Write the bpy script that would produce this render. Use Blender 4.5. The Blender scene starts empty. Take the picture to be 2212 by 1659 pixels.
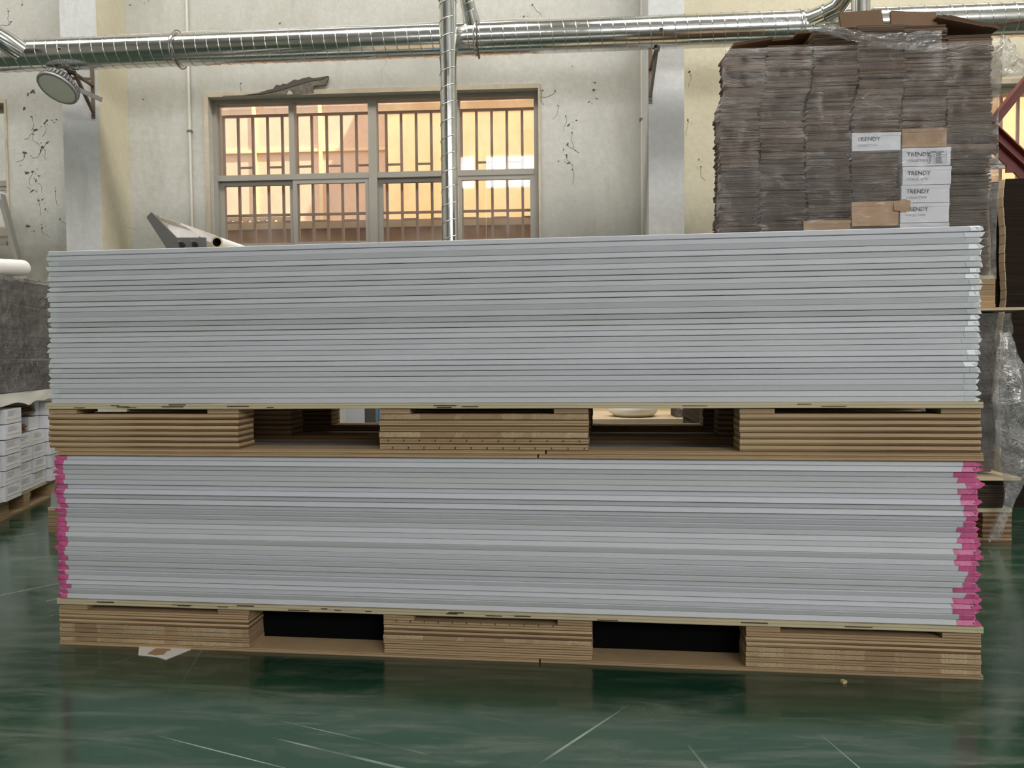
import bpy, math, random
from mathutils import Vector, Matrix, noise
random.seed(7)
scene = bpy.context.scene
col = scene.collection

# ------------------------------------------------------------------ camera
CAM_YAW, CAM_PITCH, CAM_ROLL, CAM_H = 0.05504544, -0.03728316, 0.00940131, 0.80267
cam = bpy.data.objects.new('camera', bpy.data.cameras.new('camera'))
col.objects.link(cam)
cam.data.sensor_width = 36.0
cam.data.lens = 1650.0 / 2212.0 * 36.0
cam.data.clip_end = 200
_f = Vector((-math.sin(CAM_YAW) * math.cos(CAM_PITCH), math.cos(CAM_YAW) * math.cos(CAM_PITCH), math.sin(CAM_PITCH)))
_r = Vector((math.cos(CAM_YAW), math.sin(CAM_YAW), 0))
_u = _r.cross(_f)
_r2 = _r * math.cos(CAM_ROLL) - _u * math.sin(CAM_ROLL)
_u2 = _r * math.sin(CAM_ROLL) + _u * math.cos(CAM_ROLL)
_m = Matrix((_r2, _u2, -_f)).transposed().to_4x4()
_m.translation = (0, 0, CAM_H)
cam.matrix_world = _m
scene.camera = cam

# ------------------------------------------------------------------ sky, sun, window light, exposure
world = bpy.data.worlds.new('sky')
scene.world = world
world.use_nodes = True
bg = world.node_tree.nodes['Background']
bg.inputs[0].default_value = (0.86, 0.93, 1.0, 1)
bg.inputs[1].default_value = 2.6

def light(name, kind, loc, energy, color, rot=(0, 0, 0), size=None):
    l = bpy.data.lights.new(name, kind)
    l.energy = energy
    l.color = color
    if size:
        l.shape = 'RECTANGLE'; l.size, l.size_y = size
    o = bpy.data.objects.new(name, l)
    o.location = loc; o.rotation_euler = rot
    col.objects.link(o)
    return o
sun = light('sun', 'SUN', (0, 0, 12), 10.0, (1.0, 0.86, 0.66))
sun.rotation_euler = Vector((-0.45, 0.25, -0.86)).to_track_quat('-Z', 'Y').to_euler()
sun.data.angle = math.radians(1.5)
# daylight falling in through the high windows of the wall behind the photographer
FRONT_WINDOWS = [(-2.6, -.4, 4.95, 5.85, 88), (1.8, 4.6, 3.4, 5.6, 265), (5.2, 7.8, 3.4, 5.6, 245)]
for x0, x1, z0, z1, pw in FRONT_WINDOWS:
    light('window_daylight', 'AREA', ((x0 + x1) / 2, -7.3, (z0 + z1) / 2), pw, (0.985, 0.98, 1.0), (math.radians(90), 0, 0), (x1 - x0, z1 - z0))
# area lights added under the closed ceiling to brighten wall and floor
for x0, x1 in ((-6.5, -.4), (.6, 6.5)):
    light('added_ceiling_fill', 'AREA', ((x0 + x1) / 2, 3.3, 7.15), 330, (1.0, 0.965, 0.91), (0, 0, 0), (x1 - x0, 1.1))
scene.view_settings.view_transform = 'Standard'
scene.view_settings.look = 'None'
scene.view_settings.gamma = 1
scene.view_settings.use_curve_mapping = False
scene.view_settings.exposure = 0.0
scene.cycles.use_denoising = True
scene.cycles.max_bounces = 8
scene.cycles.transparent_max_bounces = 16

# ------------------------------------------------------------------ helpers
def node(nt, kind, **kw):
    n = nt.nodes.new(kind)
    for k, v in kw.items():
        if k in n.inputs: n.inputs[k].default_value = v
        else: setattr(n, k, v)
    return n
def link(nt, a, b): nt.links.new(a, b)
def c4(c): return (c[0], c[1], c[2], 1)
MATS = {}
def base(name, color=(.5, .5, .5), rough=.6, metal=0.0, spec=.5, coat=0):
    m = bpy.data.materials.new(name); m.use_nodes = True
    b = m.node_tree.nodes['Principled BSDF']
    b.inputs['Base Color'].default_value = c4(color)
    b.inputs['Roughness'].default_value = rough
    b.inputs['Metallic'].default_value = metal
    b.inputs['Specular IOR Level'].default_value = spec
    if coat: b.inputs['Coat Weight'].default_value = coat
    MATS[name] = m
    return m, m.node_tree, b
def ramp(nt, fac, stops, interp='LINEAR'):
    r = nt.nodes.new('ShaderNodeValToRGB'); r.color_ramp.interpolation = interp
    e = r.color_ramp.elements
    while len(e) < len(stops): e.new(0.5)
    for i, (p, c) in enumerate(stops):
        e[i].position = p; e[i].color = c4(c)
    link(nt, fac, r.inputs[0])
    return r.outputs[0]
def coords(nt, scale=(1, 1, 1), which='Object', loc=(0, 0, 0)):
    t = nt.nodes.new('ShaderNodeTexCoord'); mp = nt.nodes.new('ShaderNodeMapping')
    mp.inputs['Scale'].default_value = scale; mp.inputs['Location'].default_value = loc
    link(nt, t.outputs[which], mp.inputs[0])
    return mp.outputs[0]
def noise_tex(nt, vec, scale, detail=5, rough=.6, dist=0):
    n = node(nt, 'ShaderNodeTexNoise', Scale=scale, Detail=detail, Roughness=rough, Distortion=dist)
    link(nt, vec, n.inputs['Vector'])
    return n.outputs['Fac']
def mixc(nt, fac, a, b, blend='MIX'):
    m = nt.nodes.new('ShaderNodeMix'); m.data_type = 'RGBA'; m.blend_type = blend
    for s, v in ((m.inputs[0], fac), (m.inputs[6], a), (m.inputs[7], b)):
        if isinstance(v, (int, float)): s.default_value = v
        elif isinstance(v, tuple): s.default_value = c4(v)
        else: link(nt, v, s)
    return m.outputs[2]
def bump(nt, b, h, strength=.3, dist=.01):
    n = node(nt, 'ShaderNodeBump', Strength=strength, Distance=dist)
    link(nt, h, n.inputs['Height']); link(nt, n.outputs[0], b.inputs['Normal'])
    return n
def vary(nt, amount=.25):
    """per-object brightness factor"""
    oi = nt.nodes.new('ShaderNodeObjectInfo')
    mr = node(nt, 'ShaderNodeMapRange'); mr.inputs[3].default_value = 1 - amount; mr.inputs[4].default_value = 1 + amount
    link(nt, oi.outputs['Random'], mr.inputs[0])
    return mr.outputs[0]
def scale_by(nt, colr, fac):
    m = nt.nodes.new('ShaderNodeVectorMath'); m.operation = 'SCALE'
    link(nt, colr, m.inputs[0]); link(nt, fac, m.inputs['Scale'])
    return m.outputs[0]

# ---- plaster
def plaster(name, c_hi, c_lo, stain=(.42, .38, .31)):
    m, nt, b = base(name, c_hi, .85, spec=.25)
    v = coords(nt)
    n1 = noise_tex(nt, v, 1.1, 6, .62, .4)
    c = ramp(nt, n1, [(.32, c_lo), (.62, c_hi)])
    v2 = coords(nt, (1.6, 1, .5), loc=(3, 0, 1))
    n2 = noise_tex(nt, v2, 2.4, 8, .7, .6)
    s = ramp(nt, n2, [(.52, (0, 0, 0)), (.78, (.8, .8, .8))])
    c = mixc(nt, s, c, stain)
    n3 = noise_tex(nt, v, 22, 6, .7)
    c = mixc(nt, ramp(nt, n3, [(.35, (.5, .5, .5)), (.7, (0, 0, 0))]), c, tuple(x * .86 for x in c_lo))
    # hairline cracks
    vo = node(nt, 'ShaderNodeTexVoronoi', Scale=1.3, feature='DISTANCE_TO_EDGE')
    nz = node(nt, 'ShaderNodeTexNoise', Scale=3.0, Detail=6.0); link(nt, v, nz.inputs['Vector'])
    dv = mixc(nt, .22, v, nz.outputs['Color']); link(nt, dv, vo.inputs['Vector'])
    cr = ramp(nt, vo.outputs['Distance'], [(0, (1, 1, 1)), (.004, (0, 0, 0))])
    n4 = noise_tex(nt, v, .9, 2)
    gate = mixc(nt, 1.0, cr, ramp(nt, n4, [(.52, (0, 0, 0)), (.6, (.55, .55, .55))]), 'MULTIPLY')
    c = mixc(nt, gate, c, (.28, .26, .22))
    link(nt, c, b.inputs['Base Color'])
    bump(nt, b, noise_tex(nt, v, 9, 8, .65), .25, .02)
    return m
plaster('plaster_white', (.63, .625, .575), (.50, .495, .445))
plaster('plaster_pilaster', (.66, .665, .655), (.57, .575, .57))
plaster('plaster_warm_light', (.70, .645, .49), (.62, .57, .425), (.50, .44, .31))  # cream tint carries warm light bounced onto the plaster
plaster('plaster_dado', (.60, .57, .50), (.50, .475, .41))
plaster('plaster_reveal', (.66, .58, .45), (.52, .45, .34), (.30, .25, .18))
base('concrete_and_shade', (.10, .09, .075), .95)  # bare concrete of the chips, also the painted shadow at the torn edge
m, nt, b = base('concrete_torn', (.2, .18, .15), .95)
link(nt, ramp(nt, noise_tex(nt, coords(nt), 14, 6, .7), [(.35, (.085, .075, .06)), (.65, (.23, .205, .17))]), b.inputs['Base Color'])
base('ceiling_paint', (.55, .55, .52), .9)

# ---- green epoxy floor
m, nt, b = base('floor_epoxy', (.03, .1, .06), .2, spec=1.0)
v = coords(nt)
n1 = noise_tex(nt, v, .9, 4, .55, .3)
c = ramp(nt, n1, [(.28, (.004, .034, .016)), (.50, (.012, .046, .025)), (.75, (.036, .060, .040))])
vs = coords(nt, (1.2, 6, 1)); vr = nt.nodes.new('ShaderNodeVectorRotate'); vr.inputs['Angle'].default_value = .5
link(nt, vs, vr.inputs['Vector'])
n2 = noise_tex(nt, vr.outputs[0], 2.2, 9, .72, .5)
c = mixc(nt, ramp(nt, n2, [(.47, (0, 0, 0)), (.72, (.8, .8, .8))]), c, (.105, .125, .095))
n3 = noise_tex(nt, v, 3.4, 8, .7, 1.4)
c = mixc(nt, ramp(nt, n3, [(.60, (0, 0, 0)), (.72, (.6, .6, .6))]), c, (.004, .045, .022))
# long thin scratches
for ang, sc in ((.35, 60), (-.9, 46), (1.35, 52)):
    vr = nt.nodes.new('ShaderNodeVectorRotate'); vr.inputs['Angle'].default_value = ang
    link(nt, v, vr.inputs['Vector'])
    mp = node(nt, 'ShaderNodeMapping'); mp.inputs['Scale'].default_value = (.55, sc, 1); link(nt, vr.outputs[0], mp.inputs[0])
    s = noise_tex(nt, mp.outputs[0], 1.0, 1.5, .4, .25)
    g = noise_tex(nt, v, 2.0, 3)
    s = ramp(nt, s, [(.735, (0, 0, 0)), (.76, (1, 1, 1))])
    s = mixc(nt, 1.0, s, ramp(nt, g, [(.44, (0, 0, 0)), (.56, (.6, .6, .6))]), 'MULTIPLY')
    c = mixc(nt, s, c, (.38, .42, .36))
link(nt, c, b.inputs['Base Color'])
link(nt, ramp(nt, n2, [(.3, (.10, .10, .10)), (.75, (.27, .27, .27))]), b.inputs['Roughness'])
bump(nt, b, noise_tex(nt, v, 5, 3), .03, .01)

# ---- galvanised metal
m, nt, b = base('galvanised', (.72, .72, .70), .17, 1.0)
v = coords(nt, (1, 1, 1))
n1 = noise_tex(nt, v, 6, 5, .6)
link(nt, ramp(nt, n1, [(.3, (.56, .57, .56)), (.7, (.76, .76, .73))]), b.inputs['Base Color'])
link(nt, ramp(nt, n1, [(.3, (.22, .22, .22)), (.7, (.11, .11, .11))]), b.inputs['Roughness'])
bump(nt, b, noise_tex(nt, v, 12, 2), .06, .01)
base('steel_rust', (.20, .15, .11), .6, .5)
base('steel_grey', (.22, .215, .20), .45, .35)
base('steel_dark', (.06, .055, .05), .4, .6)
base('steel_red', (.17, .035, .025), .5)
base('aluminium', (.55, .53, .50), .35, .8)
base('frame_grey', (.36, .335, .29), .5)
base('frame_dark', (.20, .19, .175), .6)
base('grille_paint', (.50, .36, .28), .6)
base('pvc', (.66, .63, .55), .5)
base('cable_grey', (.55, .50, .42), .5)

# ---- glass
m, nt, b = base('pane_glass', (1, 1, 1), .02)
nt.nodes.remove(b)
out = nt.nodes['Material Output']
tr = node(nt, 'ShaderNodeBsdfTransparent', Color=(.97, .97, .96, 1)); gl = node(nt, 'ShaderNodeBsdfGlossy', Roughness=.03)
df = node(nt, 'ShaderNodeBsdfDiffuse', Color=(.8, .76, .7, 1))
fr = node(nt, 'ShaderNodeFresnel', IOR=1.45)
mx = nt.nodes.new('ShaderNodeMixShader'); link(nt, fr.outputs[0], mx.inputs[0]); link(nt, tr.outputs[0], mx.inputs[1]); link(nt, gl.outputs[0], mx.inputs[2])
mx2 = nt.nodes.new('ShaderNodeMixShader'); link(nt, ramp(nt, noise_tex(nt, coords(nt), 3, 6, .7), [(.4, (.0, .0, .0)), (.75, (.14, .14, .14))]), mx2.inputs[0])
link(nt, mx.outputs[0], mx2.inputs[1]); link(nt, df.outputs[0], mx2.inputs[2]); link(nt, mx2.outputs[0], out.inputs[0])

# ---- stretch film
def film(name, haze, tint=(.95, .95, .95), hazec=(.75, .75, .76), gloss=.10, sc=(18, 18, 18), strength=.9, lo=.3, hi=.9, dist=.02, tight=False):
    m, nt, b = base(name); nt.nodes.remove(b)
    out = nt.nodes['Material Output']
    tr = node(nt, 'ShaderNodeBsdfTransparent', Color=c4(tint)); gl = node(nt, 'ShaderNodeBsdfGlossy', Roughness=.07)
    df = node(nt, 'ShaderNodeBsdfDiffuse', Color=c4(hazec))
    v = coords(nt, sc)
    h = ramp(nt, noise_tex(nt, v, 1.0, 5, .7, 1.2), [(lo, (0, 0, 0)), (hi, (1, 1, 1))])
    bp = node(nt, 'ShaderNodeBump', Strength=strength, Distance=dist); link(nt, h, bp.inputs['Height'])
    link(nt, bp.outputs[0], gl.inputs['Normal'])
    lw = node(nt, 'ShaderNodeLayerWeight', Blend=.25)
    if not tight: link(nt, bp.outputs[0], lw.inputs['Normal'])
    mr = node(nt, 'ShaderNodeMapRange'); mr.inputs[3].default_value = gloss; mr.inputs[4].default_value = .6
    link(nt, lw.outputs['Fresnel'], mr.inputs[0])
    mx = nt.nodes.new('ShaderNodeMixShader'); link(nt, mr.outputs[0], mx.inputs[0]); link(nt, tr.outputs[0], mx.inputs[1]); link(nt, gl.outputs[0], mx.inputs[2])
    mx2 = nt.nodes.new('ShaderNodeMixShader')
    hz = ramp(nt, noise_tex(nt, coords(nt, (2, 2, 9)), 1.5, 6, .7, .6), [(.35, (haze * .2,) * 3), (.75, (haze,) * 3)])
    link(nt, hz, mx2.inputs[0]); link(nt, mx.outputs[0], mx2.inputs[1]); link(nt, df.outputs[0], mx2.inputs[2])
    link(nt, mx2.outputs[0], out.inputs[0])
film('film_tight', .05, gloss=.04, sc=(14, 14, 30), strength=1.0, lo=.2, hi=.9, dist=.0155, tight=True)
film('film_band', .26, gloss=.06, sc=(5, 5, 26))
film('film_loose', .16, gloss=.10, sc=(22, 22, 14), strength=1.0)

# ---- paper-wrapped panels, tape
m, nt, b = base('wrap_paper', (.74, .76, .80), .55, spec=.35)
oi = nt.nodes.new('ShaderNodeObjectInfo')
c = ramp(nt, oi.outputs['Random'], [(0, (.535, .55, .55)), (.5, (.60, .603, .63)), (1, (.66, .655, .705))])
n1 = noise_tex(nt, coords(nt, (3, 3, 60)), 1.0, 5, .6)
c = mixc(nt, ramp(nt, n1, [(.4, (0, 0, 0)), (.8, (.15, .15, .15))]), c, (.50, .505, .525))
link(nt, c, b.inputs['Base Color'])
bump(nt, b, noise_tex(nt, coords(nt, (9, 9, 40)), 1.0, 4, .55), .05, .004)
m, nt, b = base('fold_paper', (.72, .74, .72), .5)
bump(nt, b, noise_tex(nt, coords(nt), 90, 3), .4, .004)
base('clear_tape', (.62, .65, .66), .25)
m, nt, b = base('pink_tape', (.62, .10, .27), .38)
n1 = noise_tex(nt, coords(nt), 55, 4, .6)
link(nt, ramp(nt, n1, [(.3, (.50, .060, .19)), (.7, (.70, .155, .35))]), b.inputs['Base Color'])
bump(nt, b, noise_tex(nt, coords(nt), 70, 3), .5, .004)

# ---- plywood
def ply(name, light_c, dark_c, period, duty, streak=.5, v_amt=.16):
    m, nt, b = base(name, light_c, .75, spec=.25)
    t = nt.nodes.new('ShaderNodeTexCoord'); sp = nt.nodes.new('ShaderNodeSeparateXYZ'); link(nt, t.outputs['Object'], sp.inputs[0])
    wob = noise_tex(nt, coords(nt, (3, 3, 3)), 1.0, 4, .6)
    ma = node(nt, 'ShaderNodeMath', operation='MULTIPLY_ADD'); link(nt, wob, ma.inputs[0]); ma.inputs[1].default_value = .0030; zc = node(nt, 'ShaderNodeMath', operation='SUBTRACT'); link(nt, sp.outputs[2], zc.inputs[0]); zc.inputs[1].default_value = .0012; link(nt, zc.outputs[0], ma.inputs[2])
    dv = node(nt, 'ShaderNodeMath', operation='DIVIDE'); link(nt, ma.outputs[0], dv.inputs[0]); dv.inputs[1].default_value = period
    fc = node(nt, 'ShaderNodeMath', operation='FRACT'); link(nt, dv.outputs[0], fc.inputs[0])
    band = ramp(nt, fc.outputs[0], [(0, dark_c), (max(.01, duty - .05), dark_c), (duty, light_c), (.95, light_c), (1, dark_c)])
    st = noise_tex(nt, coords(nt, (5, 5, 160)), 1.0, 6, .7, .3)
    c = mixc(nt, ramp(nt, st, [(.42, (0, 0, 0)), (.72, (streak,) * 3)]), band, tuple(x * .55 for x in light_c))
    bl = noise_tex(nt, coords(nt, (2.2, 2.2, 12)), 1.0, 3, .5)
    c = mixc(nt, ramp(nt, bl, [(.45, (0, 0, 0)), (.8, (.5, .5, .5))]), c, tuple(x * 1.12 for x in light_c))
    c = scale_by(nt, c, vary(nt, v_amt))
    link(nt, c, b.inputs['Base Color'])
    bump(nt, b, st, .3, .002)
ply('ply_banded', (.56, .41, .235), (.17, .085, .045), .0158, .46)
ply('ply_tan', (.47, .33, .185), (.24, .145, .075), .0066, .30, .7)
ply('ply_deck', (.62, .545, .365), (.42, .33, .19), .0074, .28, .4, .06)
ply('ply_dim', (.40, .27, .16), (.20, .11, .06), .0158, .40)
m, nt, b = base('ply_endgrain', (.48, .35, .21), .8, spec=.2)
vc = node(nt, 'ShaderNodeTexVoronoi', Scale=1.0, feature='F1'); link(nt, coords(nt, (14, 14, 4)), vc.inputs['Vector'])
blot = ramp(nt, vc.outputs['Color'], [(.0, (.33, .215, .12)), (.45, (.47, .345, .20)), (1, (.60, .47, .29))])
gr = noise_tex(nt, coords(nt, (130, 40, 160)), 1.0, 5, .7, 1.5)
c = mixc(nt, ramp(nt, gr, [(.40, (0, 0, 0)), (.72, (.75, .75, .75))]), blot, (.27, .17, .09))
link(nt, scale_by(nt, c, vary(nt, .12)), b.inputs['Base Color'])
base('nail_dark', (.035, .025, .02), .7)
base('gap_darkness', (.004, .004, .004), .95, spec=.05)  # black standing in for the darkness inside the lower pallet

# ---- cardboard
def card(name, a, bcol, v_amt=.3, lines=True):
    m, nt, b = base(name, a, .85, spec=.15)
    n1 = noise_tex(nt, coords(nt, (4, 4, 150)), 1.0, 4, .6)
    c = ramp(nt, n1, [(.3, a), (.7, bcol)])
    n2 = noise_tex(nt, coords(nt, (1.2, 1.2, 70)), 1.0, 3, .7)
    c = mixc(nt, ramp(nt, n2, [(.40, (.55 if lines else .0,) * 3), (.6, (0, 0, 0))]), c, tuple(x * .45 for x in a))
    link(nt, scale_by(nt, c, vary(nt, v_amt)), b.inputs['Base Color'])
    bump(nt, b, n1, .2, .002)
card('card_flat', (.175, .122, .084), (.285, .205, .148), .42)
card('card_dark', (.050, .036, .026), (.105, .078, .058), .3)
card('card_kraft', (.43, .275, .155), (.50, .335, .20), .1, False)
card('card_pale', (.62, .48, .31), (.70, .57, .39), .12, False)
card('card_shaded', (.020, .012, .008), (.032, .020, .013), .2)  # shade of the slab fronts put into the cardboard colour
card('card_brown', (.17, .105, .065), (.23, .145, .09), .2)
card('carton_white', (.74, .74, .77), (.78, .78, .81), .06, False)
base('print_grey', (.06, .06, .065), .7)
base('print_light', (.28, .28, .30), .7)
base('tape_gloss', (.82, .80, .66), .12)
m, nt, b = base('white_paper', (.86, .85, .82), .6)
base('white_sheet', (.83, .81, .74), .55)
m, nt, b = base('thin_paper', (.9, .88, .86), .6)
tl = node(nt, 'ShaderNodeBsdfTranslucent', Color=(.9, .88, .86, 1)); mx = nt.nodes.new('ShaderNodeMixShader'); mx.inputs[0].default_value = .72
link(nt, b.outputs[0], mx.inputs[1]); link(nt, tl.outputs[0], mx.inputs[2]); link(nt, mx.outputs[0], nt.nodes['Material Output'].inputs[0])
base('grey_wrap', (.42, .43, .41), .45)
base('blue_plastic', (.02, .22, .55), .35)
base('lamp_body', (.34, .34, .33), .5, .5)
m, nt, b = base('lamp_lens', (.72, .75, .62), .25)
bump(nt, b, node(nt, 'ShaderNodeTexVoronoi', Scale=95.0).outputs['Distance'], .5, .01)
base('rubber', (.03, .03, .03), .6)
base('wood_chip', (.55, .40, .22), .8)

# ---- outside, orange cast of the light put into the wall colours
def outdoor(name, a, bcol):
    m, nt, b = base(name, a, .8, spec=.2)
    n1 = noise_tex(nt, coords(nt, (1.5, 1.5, .7)), 2.0, 7, .65, .5)
    link(nt, ramp(nt, n1, [(.35, a), (.65, bcol)]), b.inputs['Base Color'])
outdoor('alley_orange_cast', (.84, .58, .43), (.90, .66, .50))
outdoor('alley_yellow_cast', (.93, .58, .33), (.98, .72, .45))
outdoor('alley_brown', (.40, .255, .165), (.50, .33, .22))
outdoor('alley_stone', (.62, .47, .32), (.70, .55, .39))
outdoor('alley_grey', (.20, .215, .20), (.28, .29, .27))
base('alley_rib', (.98, .74, .46), .6)
base('alley_ground', (.35, .33, .30), .9)

class MB:
    def __init__(s): s.v = []; s.f = []; s.m = []; s.sm = []
    def add(s, vs, fs, mat=0, smooth=False):
        o = len(s.v); s.v += [tuple(p) for p in vs]
        for f in fs: s.f.append(tuple(i + o for i in f)); s.m.append(mat); s.sm.append(smooth)
        return s
    def box(s, x0, x1, y0, y1, z0, z1, mat=0):
        return s.add([(x, y, z) for z in (z0, z1) for y in (y0, y1) for x in (x0, x1)],
                     [(0, 2, 3, 1), (4, 5, 7, 6), (0, 1, 5, 4), (2, 6, 7, 3), (0, 4, 6, 2), (1, 3, 7, 5)], mat)
    def prism(s, poly, d0, d1, axis='y', mat=0):
        """poly of (a, b); extruded along axis between d0 and d1"""
        def P(a, b, d): return {'y': (a, d, b), 'x': (d, a, b), 'z': (a, b, d)}[axis]
        n = len(poly)
        vs = [P(a, b, d0) for a, b in poly] + [P(a, b, d1) for a, b in poly]
        fs = [tuple(range(n))[::-1], tuple(range(n, 2 * n))] + [(i, (i + 1) % n, (i + 1) % n + n, i + n) for i in range(n)]
        return s.add(vs, fs, mat)
    def beam(s, p, q, w, h, mat=0, up=(0, 0, 1)):
        p, q = Vector(p), Vector(q); d = (q - p).normalized(); upv = Vector(up)
        if abs(d.dot(upv)) > .95: upv = Vector((0, 1, 0))
        a = d.cross(upv).normalized(); b = a.cross(d)
        vs = [c + a * (sx * w / 2) + b * (sy * h / 2) for c in (p, q) for sx, sy in ((-1, -1), (1, -1), (1, 1), (-1, 1))]
        return s.add(vs, [(0, 1, 2, 3), (7, 6, 5, 4), (0, 4, 5, 1), (1, 5, 6, 2), (2, 6, 7, 3), (3, 7, 4, 0)], mat)
    def tube(s, pts, r, n=12, caps=True, mat=0, smooth=True):
        pts = [Vector(p) for p in pts]; rings = []; rr = r if isinstance(r, (list, tuple)) else [r] * len(pts)
        d0 = (pts[1] - pts[0]).normalized(); a = d0.orthogonal().normalized()
        for i, p in enumerate(pts):
            d = (pts[min(i + 1, len(pts) - 1)] - pts[max(i - 1, 0)]).normalized()
            a = (a - d * a.dot(d)).normalized(); b = d.cross(a)
            rings.append([p + (a * math.cos(t) + b * math.sin(t)) * rr[i] for t in [2 * math.pi * k / n for k in range(n)]])
        vs = [p for rg in rings for p in rg]; fs = []
        for i in range(len(pts) - 1):
            for k in range(n): fs.append((i * n + k, i * n + (k + 1) % n, (i + 1) * n + (k + 1) % n, (i + 1) * n + k))
        s.add(vs, fs, mat, smooth)
        if caps:
            s.add(rings[0], [tuple(range(n))[::-1]], mat); s.add(rings[-1], [tuple(range(n))], mat)
        return s
    def grid(s, fn, nu, nv, mat=0, smooth=True, flip=False):
        vs = [fn(i / nu, j / nv) for j in range(nv + 1) for i in range(nu + 1)]; fs = []
        for j in range(nv):
            for i in range(nu):
                a = j * (nu + 1) + i; q = (a, a + 1, a + nu + 2, a + nu + 1)
                fs.append(q[::-1] if flip else q)
        return s.add(vs, fs, mat, smooth)
    def lathe(s, prof, n=32, M=None, mat=0, smooth=True):
        vs = []
        for r, z in prof:
            for k in range(n):
                t = 2 * math.pi * k / n; p = Vector((r * math.cos(t), r * math.sin(t), z)); vs.append(M @ p if M else p)
        fs = []
        for i in range(len(prof) - 1):
            for k in range(n): fs.append((i * n + k, i * n + (k + 1) % n, (i + 1) * n + (k + 1) % n, (i + 1) * n + k))
        return s.add(vs, fs, mat, smooth)
    def mesh(s, name, mats):
        me = bpy.data.meshes.new(name); me.from_pydata(s.v, [], s.f)
        for x in ([mats] if isinstance(mats, str) else mats): me.materials.append(MATS[x])
        me.polygons.foreach_set('material_index', s.m); me.polygons.foreach_set('use_smooth', s.sm)
        me.update(); return me
    def build(s, name, mats, parent=None, loc=None, rotz=None, **kw):
        return put(name, s.mesh(name, mats), parent, loc, rotz, **kw)
def put(name, me, parent=None, loc=None, rotz=None, rot=None, **kw):
    o = bpy.data.objects.new(name, me); col.objects.link(o)
    if parent: o.parent = parent
    if loc is not None: o.location = loc
    if rotz is not None: o.rotation_euler = (0, 0, rotz)
    if rot is not None: o.rotation_euler = rot
    for k, v in kw.items(): o[k] = v
    return o
def thing(name, label, category, loc=(0, 0, 0), rotz=0, group=None):
    o = put(name, None, None, loc, rotz, label=label, category=category)
    o.empty_display_size = .05
    if group: o['group'] = group
    return o
def struct(o): o['kind'] = 'structure'; return o
def text_mesh(txt, size):
    cu = bpy.data.curves.new('lettering', 'FONT'); cu.body = txt; cu.size = size; cu.extrude = .0002; cu.resolution_u = 2
    ob = bpy.data.objects.new('lettering_source', cu); col.objects.link(ob)
    bpy.context.view_layer.update()
    me = bpy.data.meshes.new_from_object(ob.evaluated_get(bpy.context.evaluated_depsgraph_get()))
    bpy.data.objects.remove(ob); bpy.data.curves.remove(cu)
    return me
U = random.uniform
def nz(x, y=0., z=0.): return noise.noise(Vector((x, y, z)))
TENS = {2: 'twent', 3: 'thirt', 4: 'fort', 5: 'fift'}
ORD = ['', 'first', 'second', 'third', 'fourth', 'fifth', 'sixth', 'seventh', 'eighth', 'ninth', 'tenth', 'eleventh', 'twelfth',
       'thirteenth', 'fourteenth', 'fifteenth', 'sixteenth', 'seventeenth', 'eighteenth', 'nineteenth', 'twentieth', 'twenty-first',
       'twenty-second', 'twenty-third', 'twenty-fourth', 'twenty-fifth', 'twenty-sixth', 'twenty-seventh', 'twenty-eighth', 'twenty-ninth', 'thirtieth']
for _t in (3, 4, 5):
    for _u in range(1, 10): ORD.append(TENS[_t] + 'y-' + ORD[_u])
    ORD.append(TENS.get(_t + 1, 'sixt') + 'ieth')

# ================================================================== ROOM SHELL
YW, YO = 6.0, 6.24              # inner and outer face of the back wall
XL, XR, YF, ZC = -8.0, 8.0, -7.0, 7.2
MB().box(XL, XR, YF, YO, -.1, 0).build('floor', 'floor_epoxy', kind='structure')
MB().box(XL - .2, XR + .2, YF - .2, YO, ZC, ZC + .2).build('ceiling', 'ceiling_paint', kind='structure')

def wall_with_holes(a0, a1, z0, z1, holes, d0, d1, axis):
    """solid wall in a/z with rectangular holes (a0,a1,z0,z1), cells filled with boxes"""
    mb = MB()
    av = sorted({a0, a1, *[h[0] for h in holes], *[h[1] for h in holes]})
    zv = sorted({z0, z1, *[h[2] for h in holes], *[h[3] for h in holes]})
    for i in range(len(av) - 1):
        run = None
        for j in range(len(zv) - 1):
            ca, cz = (av[i] + av[i + 1]) / 2, (zv[j] + zv[j + 1]) / 2
            solid = not any(h[0] < ca < h[1] and h[2] < cz < h[3] for h in holes)
            if solid: run = (run[0], zv[j + 1]) if run else (zv[j], zv[j + 1])
            if run and (not solid or j == len(zv) - 2):
                if axis == 'y': mb.box(av[i], av[i + 1], d0, d1, *run)
                else: mb.box(d0, d1, av[i], av[i + 1], *run)
                run = None
    return mb
W1 = (-2.72, -.108, 1.66, 2.868)
W2 = (-6.95, -4.40, 1.73, 2.868)
W3 = (2.62, 5.2, 1.66, 2.80)
CL1, CL2 = (-3.0, -.30, 4.35, 5.75), (1.70, 4.9, 4.35, 5.75)
PX = [(-3.66, -3.385), (.692, .945)]    # pilaster faces at y = 5.6
holes = [W1, W2, W3, CL1, CL2]
wall_back = wall_with_holes(XL, .945, 0, ZC, [h for h in holes if h[0] < .9], YW, YO, 'y').build('wall_back', 'plaster_white', kind='structure')
wall_with_holes(.945, XR, 0, ZC, [h for h in holes if h[0] > .9], YW, YO, 'y').build('warm_light_bay', 'plaster_warm_light', wall_back)  # yellowish bounced light put into the colour of this bay
for i, (a, b_) in enumerate(PX):
    MB().box(a, b_, 5.6, YW - .001, 0, ZC).build('pilaster', 'plaster_pilaster', wall_back)
MB().box(PX[0][1] + .0005, PX[0][1] + .006, 5.6, YW - .001, 0, ZC).build('pilaster_warm_light_facing', 'plaster_warm_light', wall_back)  # thin facing, its cream paints in warm light from the window
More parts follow.
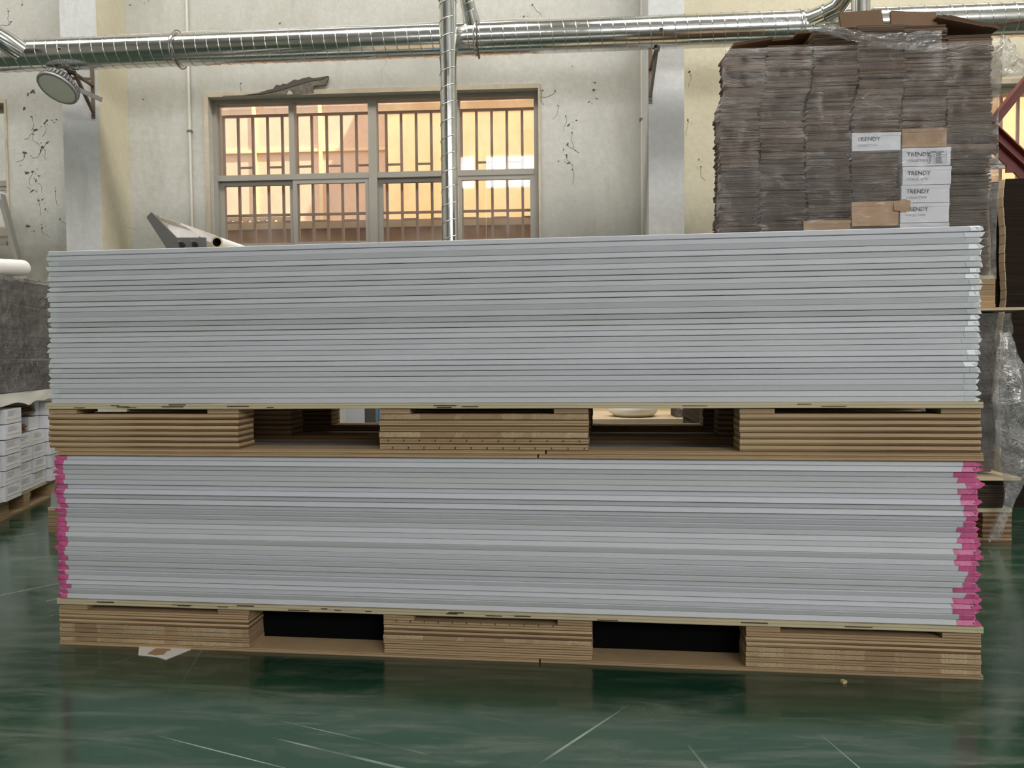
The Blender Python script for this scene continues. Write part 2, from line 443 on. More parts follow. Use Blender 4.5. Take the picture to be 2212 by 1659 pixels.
MB().box(XL, PX[0][0] - .001, YW - .012, YW - .0005, 0, 1.73).build('dado', 'plaster_dado', wall_back)
wall_left = MB().box(XL - .2, XL, YF, YO, 0, ZC).build('wall_left', 'plaster_white', kind='structure')
wall_right = MB().box(XR, XR + .2, YF, YO, 0, ZC).build('wall_right', 'plaster_white', kind='structure')
wall_front = wall_with_holes(XL - .2, XR + .2, 0, ZC, [w[:4] for w in FRONT_WINDOWS], YF - .2, YF, 'y').build('wall_front', 'plaster_white', kind='structure')

# torn plaster above the window and chipped paint
peel = [(-2.60, 2.872), (-2.42, 2.874), (-2.31, 2.885), (-2.24, 2.905), (-2.19, 2.915), (-2.165, 2.945), (-2.13, 2.94), (-2.11, 2.952), (-2.08, 2.948),
        (-2.05, 2.965), (-2.02, 2.982), (-1.985, 2.977), (-1.95, 2.990), (-1.90, 2.998), (-1.87, 2.988), (-1.82, 2.992), (-1.745, 3.002), (-1.752, 2.975),
        (-1.768, 2.938), (-1.80, 2.936), (-1.865, 2.93), (-1.868, 2.878), (-1.98, 2.872)]
MB().prism(peel[::-1], YW - .0165, YW - .0004).build('torn_plaster_patch', 'concrete_torn', wall_back)
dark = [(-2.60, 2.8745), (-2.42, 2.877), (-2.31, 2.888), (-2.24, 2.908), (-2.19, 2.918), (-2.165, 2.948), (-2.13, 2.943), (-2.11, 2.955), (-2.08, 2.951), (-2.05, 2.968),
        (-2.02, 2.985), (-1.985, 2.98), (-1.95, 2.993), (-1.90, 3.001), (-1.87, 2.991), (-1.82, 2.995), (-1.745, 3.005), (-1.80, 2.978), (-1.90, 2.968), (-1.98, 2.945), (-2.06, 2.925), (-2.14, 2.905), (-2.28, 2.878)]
MB().prism(dark[::-1], YW - .0195, YW - .0167).build('concrete_rim_shadow', 'concrete_and_shade', wall_back)  # dark concrete strip painted in as the shadow of the torn edge
MB().prism([(-2.08, 2.868), (-2.065, 2.902), (-2.045, 2.895), (-2.03, 2.87)], YW - .022, YW - .0168).build('plaster_flake', 'plaster_white', wall_back)
chips = [(-4.228, 3.646, .018), (-4.325, 3.514, .015), (-4.345, 3.599, .015), (-4.167, 2.957, .033), (-4.206, 2.932, .018), (-4.241, 2.823, .022), (-4.059, 2.719, .025), (-4.075, 2.704, .015),
    (-3.974, 2.731, .015), (-4.158, 2.651, .033), (-4.17, 2.619, .015), (-4.181, 2.759, .015), (-4.245, 2.473, .033), (-4.097, 2.514, .029), (-4.113, 2.488, .018), (-4.057, 2.549, .018),
    (-4.235, 2.314, .036), (-4.188, 2.32, .025), (-4.135, 2.286, .018), (-4.16, 2.249, .018), (-4.0, 2.161, .018), (-4.193, 2.168, .033), (-4.111, 2.096, .018), (-4.142, 2.089, .022),
    (-4.242, 1.887, .029), (-4.122, 1.87, .018), (-3.969, 1.938, .015), (-4.09, 2.018, .018), (-3.336, 3.612, .018), (-3.222, 3.622, .011), (-3.191, 3.639, .011), (-3.255, 2.869, .011),
    (-2.457, 2.974, .011), (-2.13, 3.431, .015), (.331, 2.901, .015), (.324, 2.845, .018), (.348, 2.777, .015), (.284, 2.754, .015), (.126, 2.582, .022), (.187, 2.616, .015), (.105, 2.653, .011),
    (.151, 2.521, .015), (.118, 2.433, .022), (.11, 2.348, .033), (.124, 2.291, .022), (.153, 2.241, .011), (-.094, 2.85, .015), (-.072, 2.853, .011), (.024, 2.846, .011), (.045, 2.733, .011),
    (.158, 3.029, .007), (-.211, 3.421, .015), (-.146, 3.507, .015), (1.041, 2.594, .018), (1.125, 2.293, .015), (1.139, 2.239, .018), (1.051, 2.961, .015)]
mb = MB()
def chip(x, z, s, el=None):
    el = el or U(.3, .7); a = U(-.6, .6) + random.choice((0, 0, 1.3)); n = 11
    pts = []
    for k in range(n):
        t = 2 * math.pi * k / n; rr = s * U(.35, 1.05)
        p, q = rr * math.cos(t), rr * el * math.sin(t)
        pts.append((x + p * math.cos(a) - q * math.sin(a), z + p * math.sin(a) + q * math.cos(a)))
    mb.prism(pts, YW - .0022, YW - .0004)
for x, z, s in chips:
    chip(x, z, s * .8)
    for _ in range(3): chip(x + U(-2.2, 2.2) * s, z + U(-1.6, 1.6) * s, s * U(.12, .3))
    if U(0, 1) < .5:        # hairline from the chip
        px_, pz_ = x, z; a = U(-2.4, -.7)
        for _ in range(6):
            qx, qz = px_ + math.cos(a) * .02, pz_ + math.sin(a) * .02; a += U(-.7, .7)
            mb.beam((px_, YW - .001, pz_), (qx, YW - .001, qz), .0015, .0016); px_, pz_ = qx, qz
mb.build('paint_chips', 'concrete_and_shade', wall_back, kind='stuff')

# ---- windows
def window(name, box_, mull, trans, sash=True):
    x0, x1, z0, z1 = box_
    w = struct(put(name, None, None, ((x0 + x1) / 2, YW + .1, z0)))
    cx, cy, cz = w.location
    def part(mb, n, m, **k): 
        mb.v = [(p[0] - cx, p[1] - cy, p[2] - cz) for p in mb.v]; return mb.build(n, m, w, **k)
    r = .035   # cream plaster surround, slightly proud of the wall
    for n, bx in (('plaster_surround', (x0 - r, x0, z0, z1 + r)), ('plaster_surround', (x1, x1 + r * .5, z0, z1 + r)), ('plaster_surround', (x0, x1, z1, z1 + r))):
        part(MB().box(bx[0], bx[1], YW - .014, YW - .0003, bx[2], bx[3]), n, 'plaster_reveal')
    fy0, fy1, t = YW + .06, YW + .13, .035
    part(MB().box(x0, x0 + t, fy0, fy1, z0, z1), 'frame_jamb', 'frame_grey'); part(MB().box(x1 - t, x1, fy0, fy1, z0, z1), 'frame_jamb', 'frame_grey')
    part(MB().box(x0 + t + .0003, x1 - t - .0003, fy0, fy1, z1 - t, z1 - .0005), 'frame_head', 'frame_grey'); part(MB().box(x0 + t + .0003, x1 - t - .0003, fy0 - .05, fy1, z0 + .0005, z0 + t), 'frame_sill', 'frame_grey')
    xs = [x0 + t]
    for mx_, wd in mull:
        zt = z1 - t - .0004
        part(MB().box(mx_ - wd / 2, mx_ + wd / 2, fy0 - (.012 if wd > .05 else 0), fy1, (z0 + t + .0004 if wd > .05 else trans + .0224), zt), 'mullion', 'frame_grey')
        xs += [mx_ - wd / 2, mx_ + wd / 2]
    xs.append(x1 - t)
    big = [m_ for m_ in mull if m_[1] > .05][0]
    for a, b_ in ((x0 + t, big[0] - big[1] / 2), (big[0] + big[1] / 2, x1 - t)):
        part(MB().box(a + .0003, b_ - .0003, fy0 - .006, fy1, trans - .022, trans + .022), 'transom', 'frame_grey')
    for i in range(0, len(xs), 2):
        a, b_ = xs[i], xs[i + 1]
        part(MB().box(a, b_, fy0 + .03, fy0 + .034, trans + .022, z1 - t), 'pane', 'pane_glass')
        # sliding sash below the transom: alternate sashes sit further out
        dy = .0 if (i // 2) % 2 == 1 else .034
        a2, b2 = a - (.02 if dy == 0 else 0), b_ + (.02 if dy else 0)
        s = .034; zb, zt = z0 + t, trans - .022
        sm = MB()
        sm.box(a2, a2 + s, fy0 + dy, fy0 + dy + .028, zb, zt); sm.box(b2 - s, b2, fy0 + dy, fy0 + dy + .028, zb, zt)
        sm.box(a2 + s, b2 - s, fy0 + dy, fy0 + dy + .028, zt - s, zt); sm.box(a2 + s, b2 - s, fy0 + dy, fy0 + dy + .028, zb, zb + s)
        so = part(sm, 'sliding_sash', 'frame_grey')
        pm = MB().box(a2 + s, b2 - s, fy0 + dy + .012, fy0 + dy + .016, zb + s, zt - s)
        pm.v = [(p[0] - cx, p[1] - cy, p[2] - cz) for p in pm.v]; pm.build('pane', 'pane_glass', so)
    return w
window('window_1', W1, [(-2.077, .042), (-1.423, .066), (-.752, .042)], 2.246)
window('window_2', W2, [(-6.3, .042), (-5.67, .066), (-5.04, .042)], 2.246)
window('window_3', W3, [(3.26, .042), (3.91, .066), (4.56, .042)], 2.246)
def clerestory(name, bx):
    x0, x1, z0, z1 = bx; w = struct(put(name, None, None, ((x0 + x1) / 2, YW + .1, z0))); mb = MB(); L = x1 - x0; h = z1 - z0
    mb.box(-L / 2, L / 2, -.03, .03, 0, .05); mb.box(-L / 2, L / 2, -.03, .03, h - .05, h)
    for k in range(5): xx = -L / 2 + .025 + (L - .05) * k / 4; mb.box(xx - .025, xx + .025, -.03, .03, .05, h - .05)
    mb.build('frame', 'frame_grey', w)
clerestory('window_4', CL1); clerestory('window_5', CL2)
for i, (x0, x1, z0, z1, pw) in enumerate(FRONT_WINDOWS):
    w = struct(put('window_%d' % (6 + i), None, None, ((x0 + x1) / 2, YF - .1, z0))); mb = MB(); L = x1 - x0; h = z1 - z0
    for k in range(4): xx = -L / 2 + .03 + (L - .06) * k / 3; mb.box(xx - .03, xx + .03, -.03, .03, 0, h)
    for zz in (.03, h - .03): mb.box(-L / 2, L / 2, -.031, .031, zz - .03, zz + .03)
    mb.build('frame', 'frame_grey', w)
for i, (x0, x1) in enumerate(((-6.5, -.4), (.6, 6.5))):
    w = struct(put('window_%d' % (9 + i), None, None, ((x0 + x1) / 2, 3.3, ZC))); mb = MB(); L = x1 - x0 + .1  # made-up skylight frame round the added light, no opening above it
    for y in (-.6, .6): mb.box(-L / 2, L / 2, y - .04, y + .04, -.1, -.002)
    for k in range(6): xx = -L / 2 + L * k / 5; mb.box(xx - .03, xx + .03, -.56, .56, -.04, -.002)
    mb.build('added_fill_frame', 'frame_grey', w)

# ---- security grilles outside
def grille(label, x0, x1):
    g = thing('security_grille', label, 'window grille', ((x0 + x1) / 2, 6.27, 1.62))
    cx = (x0 + x1) / 2
    L = x1 - x0; n = int(round(L / .1285)); t = .018
    for z in (2.80, 1.985): MB().box(-L / 2, L / 2, -.012, .012, z - 1.62 - t / 2, z - 1.62 + t / 2).build('rail', 'grille_paint', g)
    bar = MB().box(-.0105, .0105, -.008, .008, 0, 1.19).mesh('bar', 'grille_paint')
    cross = MB().box(-.056, .056, -.006, .006, -.008, .008).mesh('cross_piece', 'grille_paint')
    for k in range(n + 1):
        x = -L / 2 + .02 + k * (L - .04) / n
        put('bar', bar, g, (x, 0, -.01))
        if k % 2 == 1 and k < n: 
            put('cross_piece', cross, g, (x + .0625, 0, 2.378 - 1.62)); 
        if k % 2 == 0 and k < n: put('cross_piece', cross, g, (x + .0625, 0, 1.93 - 1.62))
    return g
grille('brown painted steel bars outside the large window behind the panels', -2.74, -.10)
grille('brown painted steel bars outside the window beyond the red braces', 2.6, 5.2)

# ---- alley outside
MB().box(-14, 14, YO, 12, -.12, -.02).build('ground', 'alley_ground', kind='structure')
a = thing('grey_building', 'dim grey building seen through the window at the left edge', 'building', (-7.8, 9.3, 0))
MB().box(-2.2, 2.15, 0, .3, 0, 4.6).build('wall', 'alley_grey', a)
for x in (-1.2, .2, 1.5): MB().box(x - .4, x + .4, -.03, -.001, 1.6, 3.4).build('shutter', 'steel_grey', a)
a = thing('alley_wall', 'sheet-metal wall with pale ribs, orange light put into its colour, seen through the left half of the window', 'wall', (-4.5, 9.3, 0))
MB().box(-1.1, 2.7, 0, .15, 0, 4.6).build('sheet', 'alley_orange_cast', a)
for x in (-3.64, -2.82, -4.46, -5.28, -2.0): MB().box(x + 4.5 - .022, x + 4.5 + .022, -.04, -.001, 0, 4.4).build('rib', 'alley_rib', a)
for z in (3.33, 2.45): MB().box(-1.1, 2.7, -.03, -.0015, z - .018, z + .018).build('rail', 'alley_rib', a)
MB().box(-1.1, 2.7, -.06, -.041, 3.95, 4.2).build('top_beam', 'alley_brown', a)
a = thing('plastered_building', 'sunlit plastered building, yellow light put into its colour, seen through the right half of the window', 'building', (3.2, 8.0, 0))
MB().box(-4.946, 5, 0, 2.5, 0, 5.0).build('wall', 'alley_yellow_cast', a)
for x in (1.55, 2.0, 2.35, 3.1): MB().box(x - 3.2 - .03, x - 3.2 + .03, -.03, -.001, 0, 3.6).build('rib', 'alley_orange_cast', a)
MB().box(-4.94, 5, -.08, -.031, 3.60, 3.80).build('lintel', 'alley_brown', a)
for x in (3.55, 3.9, 4.25): MB().box(x - 3.2 - .14, x - 3.2 + .14, -.02, -.002, 1.2, 3.0).build('shutter', 'carton_white', a)
a = thing('boundary_wall', 'low brown boundary wall with a stone coping outside the window', 'wall', (-1.5, 7.2, 0))
MB().box(-4.5, 2.8, 0, .3, 0, 2.02).build('wall', 'alley_brown', a)
MB().box(-4.52, 2.82, -.05, .34, 2.02, 2.09).build('coping', 'alley_stone', a)
dm = MB().box(-.024, .024, -.02, .02, 0, .045).mesh('dentil', 'alley_stone')
for k in range(24): put('dentil', dm, a, (-3.0 + k * .085, .1, 2.09))
MB().box(-3.1, -.95, .08, .12, 2.135, 2.16).build('dentil_cap', 'alley_stone', a)

# ---- conduits on the wall
for x, z0, lab in ((-2.872, 0, 'thin cream conduit running down the wall left of the window'), (.690, 0, 'thin white conduit in the corner of the right pilaster')):
    t = thing('conduit', lab, 'conduit', (x, YW - .016, z0))
    MB().tube([(0, 0, 0.02), (0, 0, 4.2)], .0115, 8).build('pipe', 'pvc', t)
    for z in (1.1, 2.6, 3.8): MB().box(-.02, .02, -.013, .0135, z, z + .014).build('clip', 'steel_grey', t)

# ================================================================== DUCTS
def spiral(mb, p, q, r, pitch, w=.0035, seg=22):
    p, q = Vector(p), Vector(q); L = (q - p).length; d = (q - p) / L; a = d.orthogonal().normalized(); b = d.cross(a)
    n = int(L / pitch * seg); pts = []
    for k in range(n + 1):
        t = 2 * math.pi * k / seg; pts.append(p + d * (L * k / n) + (a * math.cos(t) + b * math.sin(t)) * (r + .0005))
    mb.tube(pts, w, 4, True)
    return mb
def clampring(name, parent, c, axis, r, w=.018):
    d = Vector(axis).normalized(); M = d.to_track_quat('Z', 'Y').to_matrix().to_4x4(); M.translation = c
    MB().lathe([(r + .0008, -w), (r + .006, -w), (r + .009, -w * .4), (r + .009, w * .4), (r + .006, w), (r + .0008, w)], 40, M).build(name, 'galvanised', parent)
DY, DZ, DR = 5.3, 2.975, .107
md = thing('main_duct', 'long horizontal spiral-seam galvanised duct crossing above the window', 'duct', (0, DY, DZ))
slope = .004
def dax(x): return Vector((x, 0, slope * x))
MB().tube([dax(-7.5), dax(-4), dax(0), dax(4), dax(7.5)], DR, 48, True).build('duct_body', 'galvanised', md)
spiral(MB(), dax(-5.0), dax(4.6), DR, .0815).build('spiral_seam', 'galvanised', md)
for x in (-2.615, -.515, 1.655): clampring('clamp_ring', md, dax(x), (1, 0, slope), DR, .014)
for x in (-2.60, -.50):   # wire hanger loop under the clamp
    MB().tube([dax(x) + Vector((0, math.cos(t) * (DR + .012), math.sin(t) * (DR + .02))) for t in [math.pi * k / 12 + .6 for k in range(20)]], .0035, 6).build('hanger_wire', 'steel_rust', md)
dd = thing('drop_duct', 'vertical spiral-seam duct dropping in front of the window', 'duct', (-.672, 5.02, 0))
MB().tube([(0, 0, .75), (0, 0, 3.30)], .0555, 32).build('duct_body', 'galvanised', dd)
spiral(MB(), (0, 0, .75), (0, 0, 3.10), .0555, .108, .0036).build('spiral_seam', 'galvanised', dd)
clampring('collar', dd, (0, 0, 3.12), (0, 0, 1), .0555, .02)
MB().tube([(0, 0, 3.3005), (0, 0, 3.42), (.015, .02, 3.50), (.04, .05, 3.52), (.06, .075, 3.46), (.072, .10, 3.36), (.132, .24, 3.06)], .049, 24).build('elbow', 'galvanised', dd)
spiral(MB(), (.075, .105, 3.35), (.130, .235, 3.07), .049, .05, .0022).build('spiral_seam', 'galvanised', dd)
MB().tube([(.118, .205, 3.13), (.142, .262, 3.01)], [.052, .066], 24).build('branch_saddle', 'galvanised', dd)
rd = thing('branch_duct', 'elbowed branch duct rising behind the tall carton stack', 'duct', (1.70, 5.25, 3.0))
MB().tube([(0, 0, 0), (.04, -.03, .005), (.09, -.08, .012)], .066, 28).build('saddle', 'galvanised', rd)
MB().tube([(.07, -.06, .01), (.14, -.12, .03), (.19, -.17, .10), (.25, -.22, .22), (.30, -.25, .36)], .057, 28).build('elbow', 'galvanised', rd)
spiral(MB(), (.19, -.17, .10), (.30, -.25, .36), .057, .06, .0028).build('spiral_seam', 'galvanised', rd)
MB().tube([(.225, -.3, .42), (.225, -.3, -2.0)], .0565, 28).build('drop_pipe', 'galvanised', rd)
ld = thing('elbow_duct', 'short galvanised elbow entering the frame above the lamp', 'duct', (-3.70, 5.03, 2.98))
MB().tube([(-.5, -.35, .45), (-.28, -.2, .22), (-.12, -.06, .06), (.01, .02, -.02), (.06, .1, -.06)], [.07, .07, .068, .07, .07], 28).build('elbow', 'galvanised', ld)
clampring('collar', ld, (-.10, -.05, .045), (1, .7, -.6), .068, .014)
# cable tied along the top of the duct
pts = [(-3.30 + k * .06, DY + .02 + .01 * nz(k * .2), DZ + DR + .012 + .022 * abs(nz(k * .11, 3)) + slope * (-3.3 + k * .06)) for k in range(62)]
MB().tube(pts, .006, 6).build('cable', 'cable_grey', None, label='thin pale cable lying along the top of the main duct', category='cable')
# wall brackets carrying the duct
for x, lab in ((.705, 'dark steel bracket holding the duct on the right pilaster'), (-3.42, 'rusty steel bracket holding the duct above the lamp')):
    bk = thing('duct_bracket', lab, 'bracket', (x, 5.599, 2.60))
    MB().box(-.014, .014, -.005, -.0005, 0, .42).build('wall_plate', 'steel_rust', bk)
    MB().beam((0, -.006, .05), (.012, -.27, .285), .02, .02).build('strut', 'steel_grey' if x > 0 else 'steel_rust', bk)
    MB().beam((0, -.006, .245), (.0, -.33, .255), .024, .016).build('arm', 'steel_rust', bk)
    MB().beam((.012, -.30, .25), (.02, -.415, .36), .022, .006).build('clip', 'steel_grey', bk)
    for z in (.02, .40): MB().tube([(0, -.006, z), (0, -.014, z)], .006, 6).build('bolt', 'steel_dark', bk)

# ================================================================== LAMP
lp = thing('high_bay_lamp', 'round grey high-bay lamp hanging tilted from the left pilaster', 'lamp', (-3.475, 5.27, 2.712))
ln = Vector((-.155, -.508, -.848)).normalized()
ML = ln.to_track_quat('Z', 'Y').to_matrix().to_4x4()
MB().lathe([(0, -.05), (.075, -.05), (.085, -.035), (.134, -.012), (.138, .004), (.132, .010), (.118, .008)], 48, ML).build('housing', 'lamp_body', lp)
MB().lathe([(.119, .0075), (.09, .010), (0, .011)], 48, ML).build('lens', 'lamp_lens', lp)
mb = MB()
for k in range(36):
    t = 2 * math.pi * k / 36; R_ = ML @ Matrix.Rotation(t, 4, 'Z')
    vs = [R_ @ Vector(p) for p in [(.07, -.003, -.075), (.128, -.003, -.055), (.140, -.003, -.014), (.086, -.003, -.034), (.07, .003, -.075), (.128, .003, -.055), (.140, .003, -.014), (.086, .003, -.034)]]
    mb.add(vs, [(0, 1, 2, 3), (7, 6, 5, 4), (0, 4, 5, 1), (1, 5, 6, 2), (2, 6, 7, 3)])
mb.build('heat_fins', 'lamp_body', lp)
MB().lathe([(0, -.12), (.05, -.12), (.055, -.115), (.055, -.05)], 24, ML).build('driver_can', 'lamp_body', lp)
MB().tube([ML @ Vector((0, 0, -.12)), ML @ Vector((.0, 0, -.15)), Vector((.06, .09, .13)), Vector((.03, .10, .155)), Vector((.015, .10, .13))], .006, 8).build('hook', 'steel_dark', lp)
MB().beam((.09, .05, .02), (.20, .20, -.02), .012, .03).build('yoke', 'aluminium', lp)
MB().beam((.05, .09, .10), (.05, .30, .17), .02, .02).build('arm', 'steel_rust', lp)
MB().tube([(.04, .11, .11), (.02, .06, .16), (-.01, .09, .19), (.03, .2, .2)], .004, 6).build('cord', 'rubber', lp)

# ================================================================== FRONT STACK
S0, SA = Vector((-.18396, 1.9747, 0)), -.064321
CS, SN = math.cos(SA), math.sin(SA)
def sw(x, y, z): return (S0.x + x * CS - y * SN, S0.y + x * SN + y * CS, z)
DEPTH = .80

def pallet(label, z0, blocks, nb, hb, hbot, hfil, hdeck, kind, dark_gap=None, ext=(-1.228, 1.222)):
    p = thing('pallet', label, 'pallet', sw(0, 0, z0), SA)
    x0, x1 = ext
    # bottom boards run the whole length, one under each row of blocks
    rows = [(0, .092), (.354, .446), (.708, .80)]
    lo = hbot / (2 if kind == 'upper' else 1)
    for r, (ya, yb) in enumerate(rows):
        for k in range(2 if kind == 'upper' else 1):
            split = .14 + .02 * k if r == 0 else U(-.3, .3)
            off = .012 * (k == 0 and kind == 'upper')
            for n_, (a, b_) in enumerate(((x0 + off + .02 * (kind == 'upper'), split), (split + .004, x1 + .004))):
                mb = MB(); n = 10
                def edge(x): return .0015 * nz(x * 3, k, r)
                for i in range(n):
                    xa, xb = a + (b_ - a) * i / n, a + (b_ - a) * (i + 1) / n
                    ea, eb = edge(xa), edge(xb)
                    mb.add([(xa, ya + ea, 0), (xb, ya + eb, 0), (xb, yb, 0), (xa, yb, 0), (xa, ya + ea, lo - .0006), (xb, ya + eb, lo - .0006), (xb, yb, lo - .0006), (xa, yb, lo - .0006)],
                           [(0, 3, 2, 1), (4, 5, 6, 7), (0, 1, 5, 4), (2, 3, 7, 6)] + ([(0, 4, 7, 3)] if i == 0 else []) + ([(1, 2, 6, 5)] if i == n - 1 else []))
                mb.build('bottom_board', 'ply_tan', p, (0, -.004 if (k == 0 and kind == 'upper') else 0, lo * k))
    # blocks made of stacked plywood strips
    for r, (ya, yb) in enumerate(rows):
        for bi, (a, b_) in enumerate(blocks):
            h = hb / nb
            for k in range(nb):
                mid = bi == 1
                if kind == 'upper': mt = 'ply_endgrain' if (mid and k in (2, 5)) else ('ply_tan' if mid else 'ply_banded')
                else: mt = ('ply_endgrain' if (mid and k == 3) or (not mid and k in (0, 2, 3)) else ('ply_banded' if k in (4, 5) else 'ply_tan'))
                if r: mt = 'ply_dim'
                da, db, dy = (U(-.0015, .0015) for _ in range(3))
                s = MB(); bev = .0017; q0, q1 = ya + dy, yb - abs(dy)
                prof = [(q0 + bev, 0), (q0, bev), (q0, h - bev - .0012), (q0 + bev, h - .0012), (q1, h - .0012), (q1, 0)]
                s.prism(prof, a + da, b_ + db, 'x')
                s.build('plywood_strip', mt, p, (0, 0, hbot + k * h))
            # two short spacers on top of each block leave a slot under the deck
            L = b_ - a; zf = hbot + hb
            for (c, d) in ((a, a + L * .15), (b_ - L * .16, b_)):
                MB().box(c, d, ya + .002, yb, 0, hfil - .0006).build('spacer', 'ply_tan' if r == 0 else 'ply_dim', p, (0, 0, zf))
            if r == 0 and bi == 1 and kind == 'upper':
                for kk, zz in ((1, .4), (0, .2)):
                    mb = MB()
                    for i in range(13): xx = a + .035 + i * .042 - .012 * kk; mb.box(xx, xx + .0016, ya - .003, ya + .001, hbot + (kk + zz) * h, hbot + (kk + zz) * h + .0045)
                    mb.build('nail_row', 'nail_dark', p, kind='stuff')
            if r == 0 and bi == 1 and kind == 'lower':
                mb = MB()
                for i in range(12): xx = a + .035 + i * .038; mb.box(xx, xx + .0016, ya - .003, ya + .001, hbot + 6.75 * h, hbot + 6.75 * h + .004)
                mb.build('nail_row', 'nail_dark', p, kind='stuff')
    if dark_gap:
        MB().box(x0 + .02, x1 - .02, .094, .104, hbot + .0003, hbot + hb + hfil - .001).build('gap_darkness_sheet', 'gap_darkness', p)  # added black sheet, paints the openings dark where there is only shade
    # deck sheet
    zd = hbot + hb + hfil; n = 60; mb = MB()
    def e(x): return -.006 + .0022 * nz(x * 2.2, 7, z0), .0012 * nz(x * 2.6, 1, z0), .0012 * nz(x * 1.7, 4, z0)
    for i in range(n):
        xa, xb = x0 + (x1 - x0) * i / n, x0 + (x1 - x0) * (i + 1) / n
        A_, B_ = e(xa), e(xb)
        mb.add([(xa, A_[0], A_[1]), (xb, B_[0], B_[1]), (xb, DEPTH, 0), (xa, DEPTH, 0), (xa, A_[0], hdeck + A_[2] * .3), (xb, B_[0], hdeck + B_[2] * .3), (xb, DEPTH, hdeck), (xa, DEPTH, hdeck)],
               [(0, 3, 2, 1), (4, 5, 6, 7), (0, 1, 5, 4), (2, 3, 7, 6)] + ([(0, 4, 7, 3)] if i == 0 else []) + ([(1, 2, 6, 5)] if i == n - 1 else []))
    dk = mb.build('deck', 'ply_deck', p, (0, 0, zd))
    mb = MB()
    for i in range(16):
        xx = U(x0 + .05, x1 - .15); l = U(.015, .07); zz = U(.003, .011)
        mb.box(xx, xx + l, -.0095, -.004, zz, zz + U(.0006, .0018))
    mb.build('ply_voids', 'nail_dark', dk, kind='stuff')
    return p

LB = [(-1.2145, -.6545), (-.276, .2777), (.665, 1.2215)]
UB = [(-1.2285, -.671), (-.2784, .2714), (.648, 1.2145)]
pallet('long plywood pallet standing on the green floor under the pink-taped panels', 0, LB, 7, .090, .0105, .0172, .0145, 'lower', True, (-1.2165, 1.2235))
pallet('long plywood pallet between the upper and the lower panel stack', .5368, UB, 6, .0945, .0205, .0140, .0142, 'upper', False, (-1.2325, 1.216))

